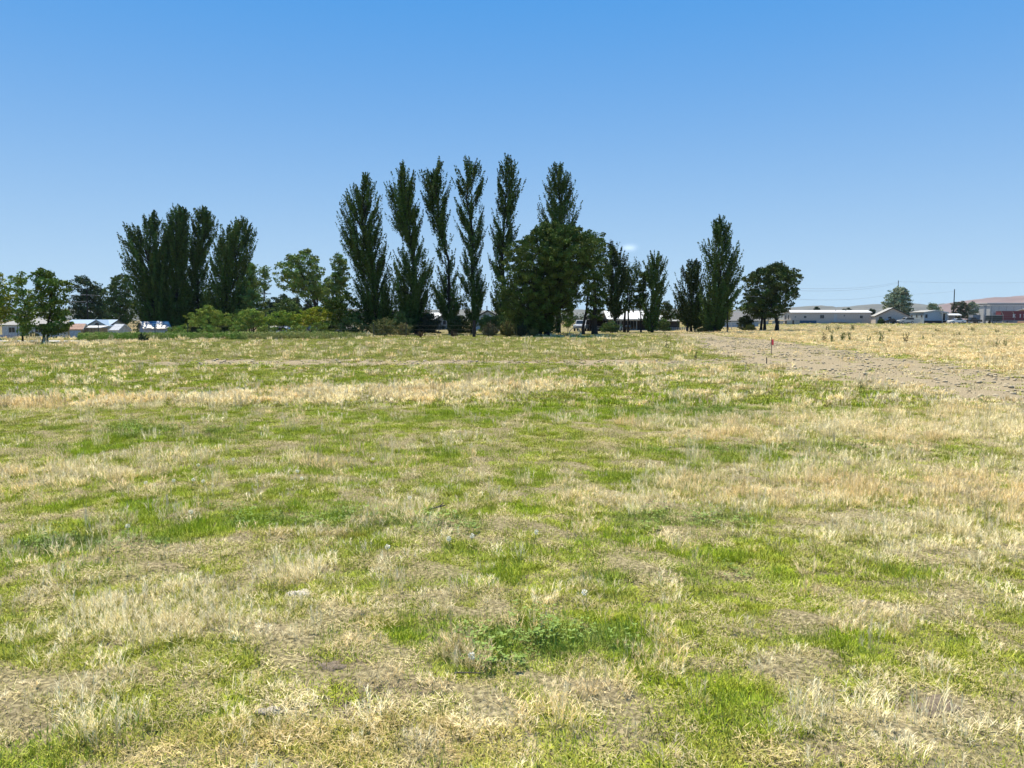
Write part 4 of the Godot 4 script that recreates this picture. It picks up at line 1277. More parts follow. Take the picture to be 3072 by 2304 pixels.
# the car's nose points along its own +x
func car(called: String, label: String, category: String, x: float, d: float, turn: float, kind: String, paint: Material) -> Node3D:
	var o := thing(called, label, category, at(x, d), turn)
	var lower: Array
	var cabin: Array
	var l := 4.6
	var hw := 0.88
	var wr := 0.33
	if kind == "sedan":
		lower = [Vector2(-2.25, 0.35), Vector2(-2.3, 0.75), Vector2(-2.1, 0.95), Vector2(-1.3, 0.98), Vector2(0.95, 0.95), Vector2(2.05, 0.8), Vector2(2.28, 0.6), Vector2(2.25, 0.3)]
		cabin = [Vector2(-1.75, 0.94), Vector2(-1.0, 1.38), Vector2(0.2, 1.4), Vector2(1.05, 0.93)]
	elif kind == "suv":
		lower = [Vector2(-2.2, 0.4), Vector2(-2.25, 1.0), Vector2(-1.6, 1.08), Vector2(0.9, 1.06), Vector2(1.95, 0.98), Vector2(2.25, 0.75), Vector2(2.2, 0.38)]
		cabin = [Vector2(-2.1, 1.04), Vector2(-1.95, 1.65), Vector2(0.1, 1.7), Vector2(0.95, 1.03)]
		wr = 0.36
	else:
		lower = [Vector2(-2.6, 0.5), Vector2(-2.62, 1.05), Vector2(-0.6, 1.05), Vector2(0.9, 1.08), Vector2(2.3, 1.02), Vector2(2.5, 0.8), Vector2(2.45, 0.45)]
		cabin = [Vector2(-0.75, 1.04), Vector2(-0.6, 1.72), Vector2(0.55, 1.74), Vector2(1.2, 1.06)]
		wr = 0.38
		hw = 0.95
	var g := Geo.new()
	g.hull(lower, -hw, hw)
	part(o, "body", g, paint)
	g = Geo.new()
	g.hull(cabin, -hw * 0.86, hw * 0.86)
	var c := part(o, "cabin", g, paint)
	# glass: side windows, windscreen and rear window, a little proud of the cabin
	for s in [-1.0, 1.0]:
		g = Geo.new()
		var inner := []
		var mid := Vector2.ZERO
		for p in cabin:
			mid += p / cabin.size()
		for p in cabin:
			inner.append(mid + (p - mid) * 0.8)
		g.hull(inner, s * (hw * 0.86 - 0.01), s * (hw * 0.86 + 0.012))
		part(c, "side_window", g, M.glass_dark)
	for e in [[2, 3, "windscreen"], [1, 0, "rear_window"]]:
		var a: Vector2 = cabin[e[0]]
		var b: Vector2 = cabin[e[1]]
		var t0 := a.lerp(b, 0.12)
		var t1 := a.lerp(b, 0.88)
		var nn := Vector2(b.y - a.y, a.x - b.x).normalized()
		if nn.x * (1.0 if e[0] == 2 else -1.0) < 0:
			nn = -nn
		t0 += nn * 0.012
		t1 += nn * 0.012
		var zz := hw * 0.78
		g = Geo.new()
		g.face([Vector3(t0.x, t0.y, -zz), Vector3(t0.x, t0.y, zz), Vector3(t1.x, t1.y, zz), Vector3(t1.x, t1.y, -zz)], Vector3(nn.x, nn.y, 0))
		part(c, e[2], g, M.glass_dark)
	if kind == "pickup":
		g = Geo.new()
		g.box(Vector3(-1.65, 1.06, 0), Vector3(1.7, 0.03, hw * 1.7))
		part(o, "bed", g, M.dark_trim)
	for sx in [-1.0, 1.0]:
		for sz in [-1.0, 1.0]:
			wheel(o, sx * (l * 0.5 - 0.95) * (1.05 if kind == "pickup" else 0.95), sz * (hw - 0.06), wr)
	var nose: Vector2 = lower[lower.size() - 2]
	for s in [-1.0, 1.0]:
		g = Geo.new()
		g.box(Vector3(nose.x - 0.04, nose.y + 0.05, s * hw * 0.72), Vector3(0.12, 0.16, 0.34))
		part(o, "headlight", g, M.lamp_lens)
		g = Geo.new()
		g.box(Vector3(lower[1].x - 0.01, lower[1].y - 0.14, s * hw * 0.8), Vector3(0.06, 0.16, 0.2))
		part(o, "tail_light", g, M.car_maroon)
	g = Geo.new()
	g.box(Vector3(nose.x + 0.02, nose.y - 0.12, 0), Vector3(0.06, 0.18, hw * 0.95))
	part(o, "grille", g, M.dark_trim)
	g = Geo.new()
	g.box(Vector3(lower[-1].x + 0.03, lower[-1].y + 0.08, 0), Vector3(0.14, 0.18, hw * 1.9))
	part(o, "bumper", g, M.wheel_metal if kind == "pickup" else paint)
	return o


func build_vehicles():
	car("pickup_truck", "pale silver pickup parked nose-on under the willows", "pickup", 11.1, 123, -PI * 0.5 - 0.25, "pickup", M.car_silver)
	car("parked_car", "white low car parked between the pickup and carport", "car", 13.0, 126.5, -PI * 0.5 + 0.5, "sedan", M.car_white)
	car("parked_car", "dark car with its nose under the beige gable's windows", "car", 99.6, 203, 0.25, "sedan", M.car_dark)
	car("parked_car", "grey high-roofed car parked at the foot of the silvery tree", "car", 102.9, 202, PI + 0.1, "suv", M.car_silver)
	car("parked_car", "white sedan parked in front of the pale canopy", "car", 124.8, 217, PI, "sedan", M.car_white)
	car("pickup_truck", "dark pickup parked behind the tall yard fence", "pickup", 133.9, 225, 0.0, "pickup", M.car_dark)
	car("parked_car", "white car standing behind the orchard trunks", "car", -28.8, 98, 0.0, "sedan", M.car_white)
	# pale canopy beside the trailer home
	var o := thing("canopy_tent", "pale grey canopy on thin white posts beside the trailer home", "canopy", at(126.8, 223))
	for q in [[-1.8, -1.5], [1.8, -1.5], [-1.8, 1.5], [1.8, 1.5]]:
		var g := Geo.new()
		g.box(Vector3(q[0], 1.2, q[1]), Vector3(0.1, 2.4, 0.1))
		part(o, "post", g, M.white_paint)
	var g := Geo.new()
	slope(g, Vector3(-2.0, 2.85, 0), Vector3(2.0, 2.85, 0), Vector3(2.0, 2.35, 1.8), Vector3(-2.0, 2.35, 1.8), 0.04)
	slope(g, Vector3(-2.0, 2.85, 0), Vector3(2.0, 2.85, 0), Vector3(2.0, 2.35, -1.8), Vector3(-2.0, 2.35, -1.8), 0.04)
	part(o, "roof", g, M.tarp_white)
	g = Geo.new()
	g.box(Vector3(0, 1.6, -1.45), Vector3(3.5, 1.5, 0.03))
	part(o, "side_curtain", g, M.lavender_siding)
	# red trailer with white lettering
	o = thing("box_trailer", "dark red box trailer with large white letters on its side", "trailer", at(150.6, 229))
	g = Geo.new()
	g.box(Vector3(0, 2.25, 0), Vector3(13.2, 2.75, 2.5))
	part(o, "box", g, M.red_paint)
	for i in 12:
		g = Geo.new()
		g.box(Vector3(-6.5 + i * 1.18, 2.25, 1.265), Vector3(0.06, 2.6, 0.03))
		part(o, "rib", g, M.red_paint)
	g = Geo.new()
	g.box(Vector3(0, 3.66, 0), Vector3(13.3, 0.08, 2.56))
	part(o, "roof_rail", g, M.galvanised)
	g = Geo.new()
	g.box(Vector3(0, 0.78, 1.1), Vector3(12.6, 0.2, 0.15))
	part(o, "side_rail", g, M.galvanised)
	for px in [3.6, 4.8]:
		for z in [-1.1, 1.1]:
			wheel(o, px, z, 0.48)
	g = Geo.new()
	for s in [-0.9, 0.9]:
		g.box(Vector3(-4.4, 0.4, s), Vector3(0.14, 0.9, 0.14))
	part(o, "landing_legs", g, M.dark_trim)
	var font := SystemFont.new()
	font.font_names = PackedStringArray(["Droid Serif"])
	font.font_weight = 700
	var k := 0
	for ch in ["K", "I", "N"]:
		var tm := TextMesh.new()
		tm.text = ch
		tm.font = font
		tm.font_size = 64
		tm.pixel_size = 0.021
		tm.depth = 0.03
		tm.material = M.letter_white
		var e := MeshInstance3D.new()
		e.mesh = tm
		e.name = "letter"
		o.add_child(e, true)
		e.position = Vector3([-2.7, -0.9, 0.5][k], 2.2, 1.275)
		k += 1
	# dark green box trailer
	o = thing("flat_trailer", "dark green low trailer with a white top edge in the yard", "trailer", at(139.0, 223))
	g = Geo.new()
	g.box(Vector3(0, 1.5, 0), Vector3(3.5, 1.5, 2.1))
	part(o, "box", g, M.dark_green_paint)
	g = Geo.new()
	g.box(Vector3(0, 2.33, 0), Vector3(3.6, 0.16, 2.2))
	part(o, "top_edge", g, M.white_paint)
	for px in [-0.6, 0.6]:
		for z in [-0.95, 0.95]:
			wheel(o, px, z, 0.38)
	# ribbed container and steel column
	o = thing("ribbed_container", "grey ribbed metal container standing behind the yard fence", "container", at(136.4, 228))
	g = Geo.new()
	g.box(Vector3(0, 1.25, 0), Vector3(2.2, 2.5, 2.2))
	part(o, "box", g, M.galvanised)
	for i in 7:
		g = Geo.new()
		g.box(Vector3(-0.96 + i * 0.32, 1.25, 1.13), Vector3(0.13, 2.4, 0.06))
		part(o, "rib", g, M.galvanised)
	o = thing("steel_column", "tall square grey steel column with a cap plate", "column", at(138.2, 226))
	g = Geo.new()
	g.box(Vector3(0, 2.5, 0), Vector3(0.5, 5.2, 0.5))
	part(o, "shaft", g, M.galvanised)
	g = Geo.new()
	g.box(Vector3(0, 5.16, 0), Vector3(0.72, 0.12, 0.72))
	part(o, "cap_plate", g, M.dark_trim)
	# utility trailer with white rails among the sheds
	o = thing("utility_trailer", "small utility trailer with white slanting rails among the sheds", "trailer", at(-59.2, 114.5), 0.2)
	g = Geo.new()
	g.box(Vector3(0, 1.0, 0), Vector3(1.5, 0.1, 1.2))
	part(o, "bed", g, M.dark_trim)
	for s in [-0.68, 0.68]:
		g = Geo.new()
		g.box(Vector3(s, 1.2, 0.5), Vector3(0.12, 0.12, 1.5), Basis(Vector3.RIGHT, 0.7))
		part(o, "rail", g, M.white_paint)
	for i in 3:
		g = Geo.new()
		g.box(Vector3(0, 0.85 + i * 0.3, 0.85 - i * 0.35), Vector3(1.2, 0.05, 0.2))
		part(o, "tread", g, M.weathered_wood)
	for z in [-0.62, 0.62]:
		wheel(o, 0, z, 0.32)
	# things by the porch
	o = thing("plastic_chair", "white plastic chair on the porch of the brown house", "chair", at(18.6, 131.5))
	g = Geo.new()
	g.box(Vector3(0, 0.42, 0), Vector3(0.5, 0.04, 0.48))
	part(o, "seat", g, M.white_paint)
	g = Geo.new()
	g.box(Vector3(0, 0.68, -0.24), Vector3(0.5, 0.5, 0.04), Basis(Vector3.RIGHT, -0.15))
	part(o, "backrest", g, M.white_paint)
	for q in [[-0.22, -0.2], [0.22, -0.2], [-0.22, 0.2], [0.22, 0.2]]:
		g = Geo.new()
		g.box(Vector3(q[0], 0.2, q[1]), Vector3(0.05, 0.42, 0.05))
		part(o, "leg", g, M.white_paint)
	o = thing("barbecue", "black barrel barbecue on legs in front of the porch", "barbecue", at(18.9, 126))
	g = Geo.new()
	g.drum(Vector3(-0.4, 0.62, 0), Vector3(0.4, 0.62, 0), 0.24, 14)
	part(o, "barrel", g, M.car_dark)
	for q in [[-0.3, -0.15], [0.3, -0.15], [-0.3, 0.15], [0.3, 0.15]]:
		g = Geo.new()
		g.box(Vector3(q[0], 0.22, q[1]), Vector3(0.05, 0.48, 0.05))
		part(o, "leg", g, M.car_dark)
	g = Geo.new()
	g.tube(Vector3(0.28, 0.8, 0), Vector3(0.28, 1.15, 0), 0.05, 0.05, 8)
	part(o, "chimney", g, M.car_dark)
	o = thing("meter_box", "white meter box on a dark post before the board shed", "box", at(25.1, 125.5))
	g = Geo.new()
	g.box(Vector3(0, 0.45, 0), Vector3(0.1, 0.95, 0.1))
	part(o, "post", g, M.pole_wood)
	g = Geo.new()
	g.box(Vector3(0, 1.1, 0.02), Vector3(0.42, 0.46, 0.2))
	part(o, "case", g, M.white_paint)


# ---------------------------------------------------------------- shrubs, weeds, small things

func shrub(label: String, x: float, d: float, w: float, h: float, col: Color, habit := "round", category := "shrub", density := 4.0, leaf_size := 0.1):
	tree("shrub" if category == "shrub" else category, label, "", x, d, [[h, 0, w * 0.25], [h * 0.8, 0, w * 0.8], [h * 0.45, 0, w], [0.12, 0, w * 0.75]], habit, density / maxf(w * w * h, 0.6) * 3.0, leaf_size, col, [[0, 0.04, 0.7], [0.15, 0.03, 0.6]], "bark", category)


func build_shrubs():
	shrub("wide brownish-green shrub beyond the wire fence", -12.2, 74, 1.4, 1.75, Color(0.16, 0.17, 0.06), "thin", "shrub", 6.0)
	shrub("small brown shrub leaning on the wide brownish-green one", -10.2, 73, 0.7, 1.2, Color(0.19, 0.18, 0.07), "thin")
	shrub("grey-brown dry bush next to the wooden corner post", -2.0, 71.5, 0.62, 1.25, Color(0.13, 0.125, 0.07), "upright", "shrub", 5.0, 0.08)
	shrub("yellow-green upright bush between the dry bush and small juniper", -0.35, 72, 0.7, 1.55, Color(0.14, 0.14, 0.045), "upright", "shrub", 5.0, 0.09)
	shrub("small black-green juniper at the edge of the willow's shade", 0.85, 71, 0.48, 1.2, Color(0.03, 0.045, 0.028), "upright", "juniper", 6.0, 0.08)
	shrub("tufted yellowish bush between the juniper and willow", 1.9, 72, 0.35, 0.8, Color(0.15, 0.15, 0.05), "upright", "shrub", 4.0, 0.08)
	shrub("light green leafy shrub in front of the grey-green gable", -3.3, 96, 1.0, 1.9, Color(0.12, 0.17, 0.045), "round", "shrub", 5.0, 0.12)
	shrub("dark leafy shrub at the foot of the slim leaning poplar", -9.0, 85, 1.5, 2.2, Color(0.05, 0.06, 0.035), "round", "shrub", 6.0, 0.13)
	shrub("dark shrub spreading between the two airy poplars", -5.8, 84, 1.6, 1.9, Color(0.05, 0.075, 0.026), "round", "shrub", 6.0, 0.13)
	shrub("little brown tussock by the fence, rounded like a barrel", -8.2, 69.0, 0.3, 0.55, Color(0.11, 0.085, 0.05), "upright", "tussock", 3.0, 0.06)
	shrub("dark upright tussock standing closer to the corner post", -5.3, 68.8, 0.26, 0.65, Color(0.06, 0.05, 0.035), "upright", "tussock", 3.0, 0.06)
	shrub("green rounded bush under the salmon-roofed shed's wall", -64.5, 104, 0.8, 1.2, Color(0.06, 0.09, 0.03))
	shrub("dark spiky weed clump standing out in front of the weed strip", -26.6, 55.5, 0.45, 0.5, Color(0.03, 0.06, 0.03), "upright", "shrub", 4.0, 0.07)
	shrub("yellowing weed bush by the white rail fence", 36.4, 118, 0.75, 1.0, Color(0.15, 0.16, 0.04), "upright", "shrub", 5.0, 0.1)
	shrub("green bush at the mobile home's far corner", 97.0, 203, 0.9, 1.2, Color(0.06, 0.10, 0.03), "round", "shrub", 4.0, 0.14)
	shrub("dark low shrub beneath the wide dark tree's outer bough", 36.6, 121, 1.3, 2.4, Color(0.05, 0.07, 0.026), "round", "shrub", 5.0, 0.15)
	shrub("dark hedge-like bush at the windblown poplar's foot", 24.5, 99, 0.8, 0.6, Color(0.05, 0.065, 0.025), "round", "shrub", 4.0, 0.1)
	var dark := "dark undergrowth at the feet of the poplars"
	for q in [[-17.6, 84.5, 1.6, 2.0, "dark shrub rooted under the bushiest poplar"], [-14.2, 84.5, 1.5, 1.7, "low dark shrub between the first two tall poplars"], [-11.8, 83.5, 1.3, 2.4, "tall dark shrub in front of the narrow-waisted poplar"], [-2.2, 84, 1.5, 2.2, "dark shrub filling the gap before the tallest poplar"], [0.6, 83, 1.8, 2.8, "dark shrub merging into the huge willow"], [-20.8, 88, 1.4, 1.6, "dark shrub beside the yellowish orchard tree"], [-55.5, 127, 2.4, 2.8, "dark undergrowth below the broadest poplar of the clump"], [-52.2, 126, 2.4, 2.8, "dark undergrowth below the tallest poplar of the clump"], [-46.5, 121, 2.6, 2.8, "dark undergrowth below the slanting poplar"], [-60.5, 130, 3.0, 3.4, "dark undergrowth beyond the patched barn"], [12.2, 96, 1.4, 1.5, "dark bush under the two-tipped tree"], [22.0, 112, 1.3, 1.7, "dark bush at the white-roofed house's corner"]]:
		tree("undergrowth_shrub", q[4], dark, q[0], q[1], [[q[3], 0, q[2] * 0.4], [q[3] * 0.75, 0, q[2] * 0.85], [q[3] * 0.4, 0, q[2]], [0.1, 0, q[2] * 0.9]], "round", 1.7, 0.15, Color(0.10, 0.15, 0.045), [[0, 0.05, 0.7], [0.3, 0.04, 0.6]], "bark", "shrub")
	for q in [[-37.4, 86.5, 1.5, 1.5, "bright green hedge bush at the hidden end of the orchard"], [-34.0, 87, 1.6, 1.4, "bright green hedge bush under the widest orchard tree"], [-30.9, 87, 1.5, 1.5, "bright green hedge bush between the first orchard trunks"], [-27.6, 87, 1.5, 1.3, "bright green hedge bush under the flat-topped orchard tree"], [-24.4, 87, 1.5, 1.4, "bright green hedge bush under the yellowish orchard tree"], [-21.3, 86, 1.4, 1.5, "bright green hedge bush at the poplar end of the orchard"]]:
		tree("hedge_bush", q[4], "hedge bushes along the orchard", q[0], q[1], [[q[3], 0, q[2] * 0.6], [q[3] * 0.75, 0, q[2] * 0.95], [q[3] * 0.4, 0, q[2]], [0.1, 0, q[2]]], "round", 1.9, 0.12, Color(0.20, 0.28, 0.055), [[0, 0.04, 0.7], [0.4, 0.04, 0.6]], "bark", "bush")
	# the strip of tall green weeds
	var r := RandomNumberGenerator.new()
	r.seed = 99
	var shapes := []
	for v in 4:
		var g := Geo.new()
		for i in 7:
			var a := r.randf() * TAU
			var lean := Vector3(cos(a), 0, sin(a)) * r.randf_range(0.05, 0.35)
			var h := r.randf_range(0.5, 1.0)
			g.tint = Color(0.8, 0.8, 0.6)
			g.tube(Vector3(cos(a), 0, sin(a)) * 0.1, Vector3(0, h, 0) + lean, 0.008, 0.004, 4)
			for k in 26:
				var t := r.randf_range(0.1, 1.0)
				var tone := r.randf_range(0.7, 1.3)
				g.leaf(Vector3(cos(a), 0, sin(a)) * 0.1 * (1.0 - t) + (Vector3(0, h, 0) + lean) * t + Vector3(r.randf_range(-0.12, 0.12), r.randf_range(-0.04, 0.06), r.randf_range(-0.12, 0.12)) * (1.2 - t), leaf_table[r.randi() % 512], r.randf_range(0.07, 0.15), Color(tone, tone, tone))
		shapes.append(g.mesh(M.leaf))
	var lists := [[], [], [], []]
	var tints := [[], [], [], []]
	for i in 4200:
		var x := r.randf_range(-40.0, -13.5)
		var d := r.randf_range(55.0, 75.0)
		var edge := 57.0 + 3.0 * n_big.get_noise_2d(x, 3.0) + smoothstep(-32, -24, x) * 4.0
		if x > -21.0:
			edge += 2.0
			if r.randf() < smoothstep(-21, -14, x) * 0.75:
				continue
		if d < edge:
			continue
		if x < -0.56 * d:
			continue
		var v := r.randi() % 4
		var s := r.randf_range(0.4, 0.72)
		lists[v].append(Transform3D(Basis(Vector3.UP, r.randf() * TAU).scaled(Vector3(s, s * r.randf_range(0.7, 1.0), s)), at(x, d)))
		var c := Color(0.22, 0.35, 0.065).lerp(Color(0.42, 0.42, 0.15), clampf(0.25 + n_big.get_noise_2d(x * 2.0, d) + smoothstep(-30, -18, x) * 0.6, 0, 1))
		tints[v].append(c)
	var o := Node3D.new()
	o.name = "weed_strip"
	add_child(o)
	o.set_meta("kind", "stuff")
	tag(o, "strip of tall leafy green weeds along the meadow's far edge", "weeds")
	for v in 4:
		var mm := MultiMesh.new()
		mm.transform_format = MultiMesh.TRANSFORM_3D
		mm.use_colors = true
		mm.mesh = shapes[v]
		mm.instance_count = lists[v].size()
		for i in lists[v].size():
			mm.set_instance_transform(i, lists[v][i])
			mm.set_instance_color(i, tints[v][i])
		var e := MultiMeshInstance3D.new()
		e.multimesh = mm
		e.name = "stems"
		o.add_child(e, true)
		e.set_meta("kind", "stuff")


func field_weed(label: String, group: String, x: float, d: float, h: float, col: Color, stems: int, seed_no: int):
	var r := RandomNumberGenerator.new()
	r.seed = seed_no
	var o := thing("field_weed", label, "weed", at(x, d), 0.0, group)
	var s := Geo.new()
	var g := Geo.new()
	s.tint = Color(col.r * 1.1, col.g * 0.9, col.b)
	for i in stems:
		var a := r.randf() * TAU
		var foot := Vector3(cos(a), 0, sin(a)) * 0.06 * i
		var tip := foot + Vector3(r.randf_range(-0.2, 0.2) * h, h * r.randf_range(0.65, 1.0), r.randf_range(-0.2, 0.2) * h)
		s.tube(foot - Vector3(0, 0.03, 0), tip, minf(0.014, h * 0.02), minf(0.006, h * 0.01), 5)
		for k in 5:
			var t := r.randf_range(0.3, 0.9)
			var p := foot.lerp(tip, t)
			var b := p + Vector3(r.randf_range(-1, 1), r.randf_range(0.5, 1.2), r.randf_range(-1, 1)).normalized() * h * 0.25
			s.tube(p, b, minf(0.006, h * 0.01), minf(0.003, h * 0.006), 4)
			for q in 6:
				g.leaf(p.lerp(b, r.randf()) + Vector3(r.randf_range(-1, 1), r.randf_range(-1, 1), r.randf_range(-1, 1)) * 0.03, leaf_table[r.randi() % 512], r.randf_range(0.03, 0.07) * minf(h * 1.4, 1.0), col)
		var big := minf(h * 1.4, 1.0)
		for k in 16:
			var t := pow(r.randf(), 1.6) * 0.6
			g.leaf(foot.lerp(tip, t) + Vector3(r.randf_range(-1, 1), r.randf_range(-0.4, 0.6), r.randf_range(-1, 1)) * 0.09 * big, leaf_table[r.randi() % 512], r.randf_range(0.06, 0.13) * big, col)
	part(o, "stem", s, M.leaf)
	part(o, "leaves", g, M.leaf)


func stone(called: String, label: String, category: String, x: float, d: float, size: float, m: Material, lumps: int, seed_no: int):
	var r := RandomNumberGenerator.new()
	r.seed = seed_no
	var f := FastNoiseLite.new()
	f.seed = seed_no
	f.frequency = 3.2
	f.fractal_octaves = 3
	var g := Geo.new()
	for i in lumps:
		var a := r.randf() * TAU
		var q := size * (0.0 if i == 0 else r.randf_range(0.25, 0.85))
		var s := size * r.randf_range(0.25, 0.5)
		g.lump(Vector3(cos(a) * q, s * 0.12, sin(a) * q * 0.7), Vector3(s, s * r.randf_range(0.4, 0.65), s * r.randf_range(0.7, 1.0)), f, 0.75, 9, 14)
	var o := part(self, called, g, m)
	o.position = at(x, d)
	tag(o, label, category)


func build_field_things():
	# survey stake with a pink flag
	var o := thing("survey_stake", "thin survey stake with a pink flag at the worked track's edge", "stake", at(11.8, 35.0))
	var g := Geo.new()
	g.tube(Vector3(0, -0.05, 0), Vector3(-0.03, 0.8, 0), 0.016, 0.012, 6)
	part(o, "rod", g, M.weathered_wood)
	g = Geo.new()
	for i in 5:
		var x0 := -0.03 + i * 0.022
		g.box(Vector3(x0 + 0.012, 0.58, 0.012 * sin(i * 1.4)), Vector3(0.026, 0.25 - 0.01 * (i % 2), 0.006))
	part(o, "flag", g, M.flag_pink)
	o = thing("survey_stake", "short bare wooden peg in the grass by the worked track", "stake", at(9.2, 27.8))
	g = Geo.new()
	g.box(Vector3(0, 0.1, 0), Vector3(0.03, 0.24, 0.03))
	g.face([Vector3(-0.015, 0.22, -0.015), Vector3(0.015, 0.22, -0.015), Vector3(0, 0.25, 0)], Vector3(0, 1, -1))
	part(o, "rod", g, M.weathered_wood)
	# stalky weeds on the far side of the track
	var green := Color(0.17, 0.21, 0.065)
	var brown := Color(0.17, 0.16, 0.075)
	var n := 0
	var grp := "stalky weeds beyond the worked track"
	for q in [[22.4, 55.5, 0.85, brown, 3], [22.9, 55.3, 0.75, green, 3], [23.6, 55.0, 0.8, green, 4], [24.3, 55.6, 0.6, green, 3], [24.9, 54.0, 0.55, green, 3], [25.4, 53.2, 0.8, green, 4], [27.0, 53.0, 0.95, brown, 3], [27.3, 48.0, 0.4, brown, 2], [28.0, 44.6, 0.55, green, 2], [28.6, 44.6, 0.55, green, 2], [29.8, 43.0, 0.72, green, 3], [32.0, 60.0, 0.4, green, 3], [36.0, 66.0, 0.4, green, 3]]:
		field_weed("spindly upright weed standing in the dry grass beyond the worked track", grp, q[0], q[1], q[2], q[3], q[4], 300 + n)
		n += 1
	grp = "low weed clumps in the dry field"
	for q in [[46.0, 112.0, 0.8], [49.0, 116.0, 0.7], [52.0, 118.0, 0.9], [36.5, 88.0, 0.5], [40.0, 84.0, 0.45], [47.0, 96.0, 0.5], [55.0, 100.0, 0.5], [58.0, 92.0, 0.5], [62.0, 104.0, 0.6], [44.0, 76.0, 0.4], [34.0, 78.0, 0.4], [30.0, 70.0, 0.4]]:
		field_weed("low spreading green weed clump out in the dry field", grp, q[0], q[1], q[2], Color(0.14, 0.18, 0.06), 9, 500 + n)
		n += 1
	grp = "thin seed stalks along the near edge of the track"
	for q in [[8.7, 43.5, 0.95, brown, 1], [7.3, 30.6, 0.35, brown, 2], [8.2, 18.0, 0.22, brown, 2], [8.4, 18.2, 0.26, brown, 1], [8.0, 17.6, 0.2, green, 2]]:
		field_weed("thin dark seed stalk rising from the meadow near the track", grp, q[0], q[1], q[2], q[3], q[4], 340 + n)
		n += 1
	field_weed("small dark thistle sprout alone in the middle of the meadow", "", -1.57, 9.2, 0.11, Color(0.10, 0.16, 0.05), 1, 401)
	field_weed("dark green leafy weed at the edge of the dry straw", "", 4.45, 6.1, 0.22, Color(0.04, 0.085, 0.025), 5, 402)
	# pale stones and dried clods
	stone("pale_stone", "grey knobbly stone in green grass near the straw patches", "stone", 1.83, 8.15, 0.085, M.dung, 5, 51)
	stone("dry_clod", "large white crumbly clod beside the bleached grass", "clod", -1.24, 4.38, 0.075, M.chalk, 14, 52)
	stone("pale_stone", "small flat pale stone lying in long green grass", "stone", -0.11, 5.78, 0.055, M.dung, 3, 53)
	stone("pale_stone", "little white stone pushed into short grass", "stone", 1.43, 3.2, 0.035, M.chalk, 2, 54)
	stone("dry_clod", "grey flaky clod among dry stems", "clod", 2.02, 4.2, 0.07, M.dung, 6, 55)
	stone("dry_clod", "pale curled clod with a dark hollow", "clod", -1.0, 3.02, 0.06, M.dung, 6, 56)
	stone("dry_clod", "brown earth clods heaped on bare soil", "clod", 1.74, 3.03, 0.1, M.soil_dark, 16, 57)
	stone("dry_clod", "dark earth clods in a worn hollow", "clod", -0.82, 3.42, 0.07, M.soil_dark, 12, 58)
	stone("pale_stone", "white pebble beside a puffed seed head", "stone", 2.0, 9.6, 0.05, M.chalk, 2, 59)
	# grey twig
	o = thing("fallen_twig", "short grey forked twig lying in the grass", "twig", at(-0.62, 6.35, 0.02))
	g = Geo.new()
	g.tube(Vector3(-0.07, 0.0, 0.02), Vector3(0.06, 0.03, 0), 0.008, 0.005, 6)
	g.tube(Vector3(0.0, 0.016, 0.01), Vector3(0.05, 0.055, 0.03), 0.005, 0.003, 5)
	part(o, "branch", g, M.weathered_wood)
	o = thing("fallen_twig", "straight thin stick lying flat on dry ground", "twig", at(-0.2, 3.35, 0.015))
	g = Geo.new()
	g.tube(Vector3(-0.06, 0.0, 0.0), Vector3(0.06, 0.008, 0.02), 0.004, 0.003, 6)
	part(o, "branch", g, M.weathered_wood)
	# fallen boughs under the willow
	var r := RandomNumberGenerator.new()
	r.seed = 12
	o = thing("fallen_bough", "pale curved dead bough at the edge of the willow's shade", "bough", at(7.0, 86))
	g = Geo.new()
	var last := Vector3(-0.6, 0.1, 0)
	for i in 9:
		var t := PI * (i + 1) / 9.0
		var p := Vector3(-0.6 * cos(t), 0.1 + 0.6 * sin(t), 0.1 * i)
		g.tube(last, p, 0.05, 0.045, 6)
		last = p
	part(o, "branch", g, M.cream_paint)
	o = thing("fallen_bough", "dark tangle of dead boughs lying beside the willow", "bough", at(5.6, 76))
	g = Geo.new()
	for i in 14:
		var a := Vector3(r.randf_range(-1.3, 1.3), 0.04, r.randf_range(-0.8, 0.8))
		g.tube(a, a + Vector3(r.randf_range(-1, 1), r.randf_range(0.05, 0.4), r.randf_range(-0.5, 0.5)), 0.04, 0.012, 5)
	part(o, "branch", g, M.bark)
	scatter_clods()
	# dandelion clocks
	n = 0
	for q in [[-3.16, 7.13], [-3.04, 7.18], [-3.47, 7.16], [-2.9, 7.16], [-2.12, 7.55], [-2.05, 7.37], [-3.05, 8.3], [-3.3, 8.05], [-1.55, 8.4], [-0.43, 5.3], [-0.3, 5.33], [-0.83, 5.05], [0.16, 5.4], [0.4, 4.22], [-0.88, 6.45], [-0.2, 3.4], [-2.55, 6.05], [-2.9, 5.7]]:
		dandelion(q[0], q[1], 600 + n)
		n += 1


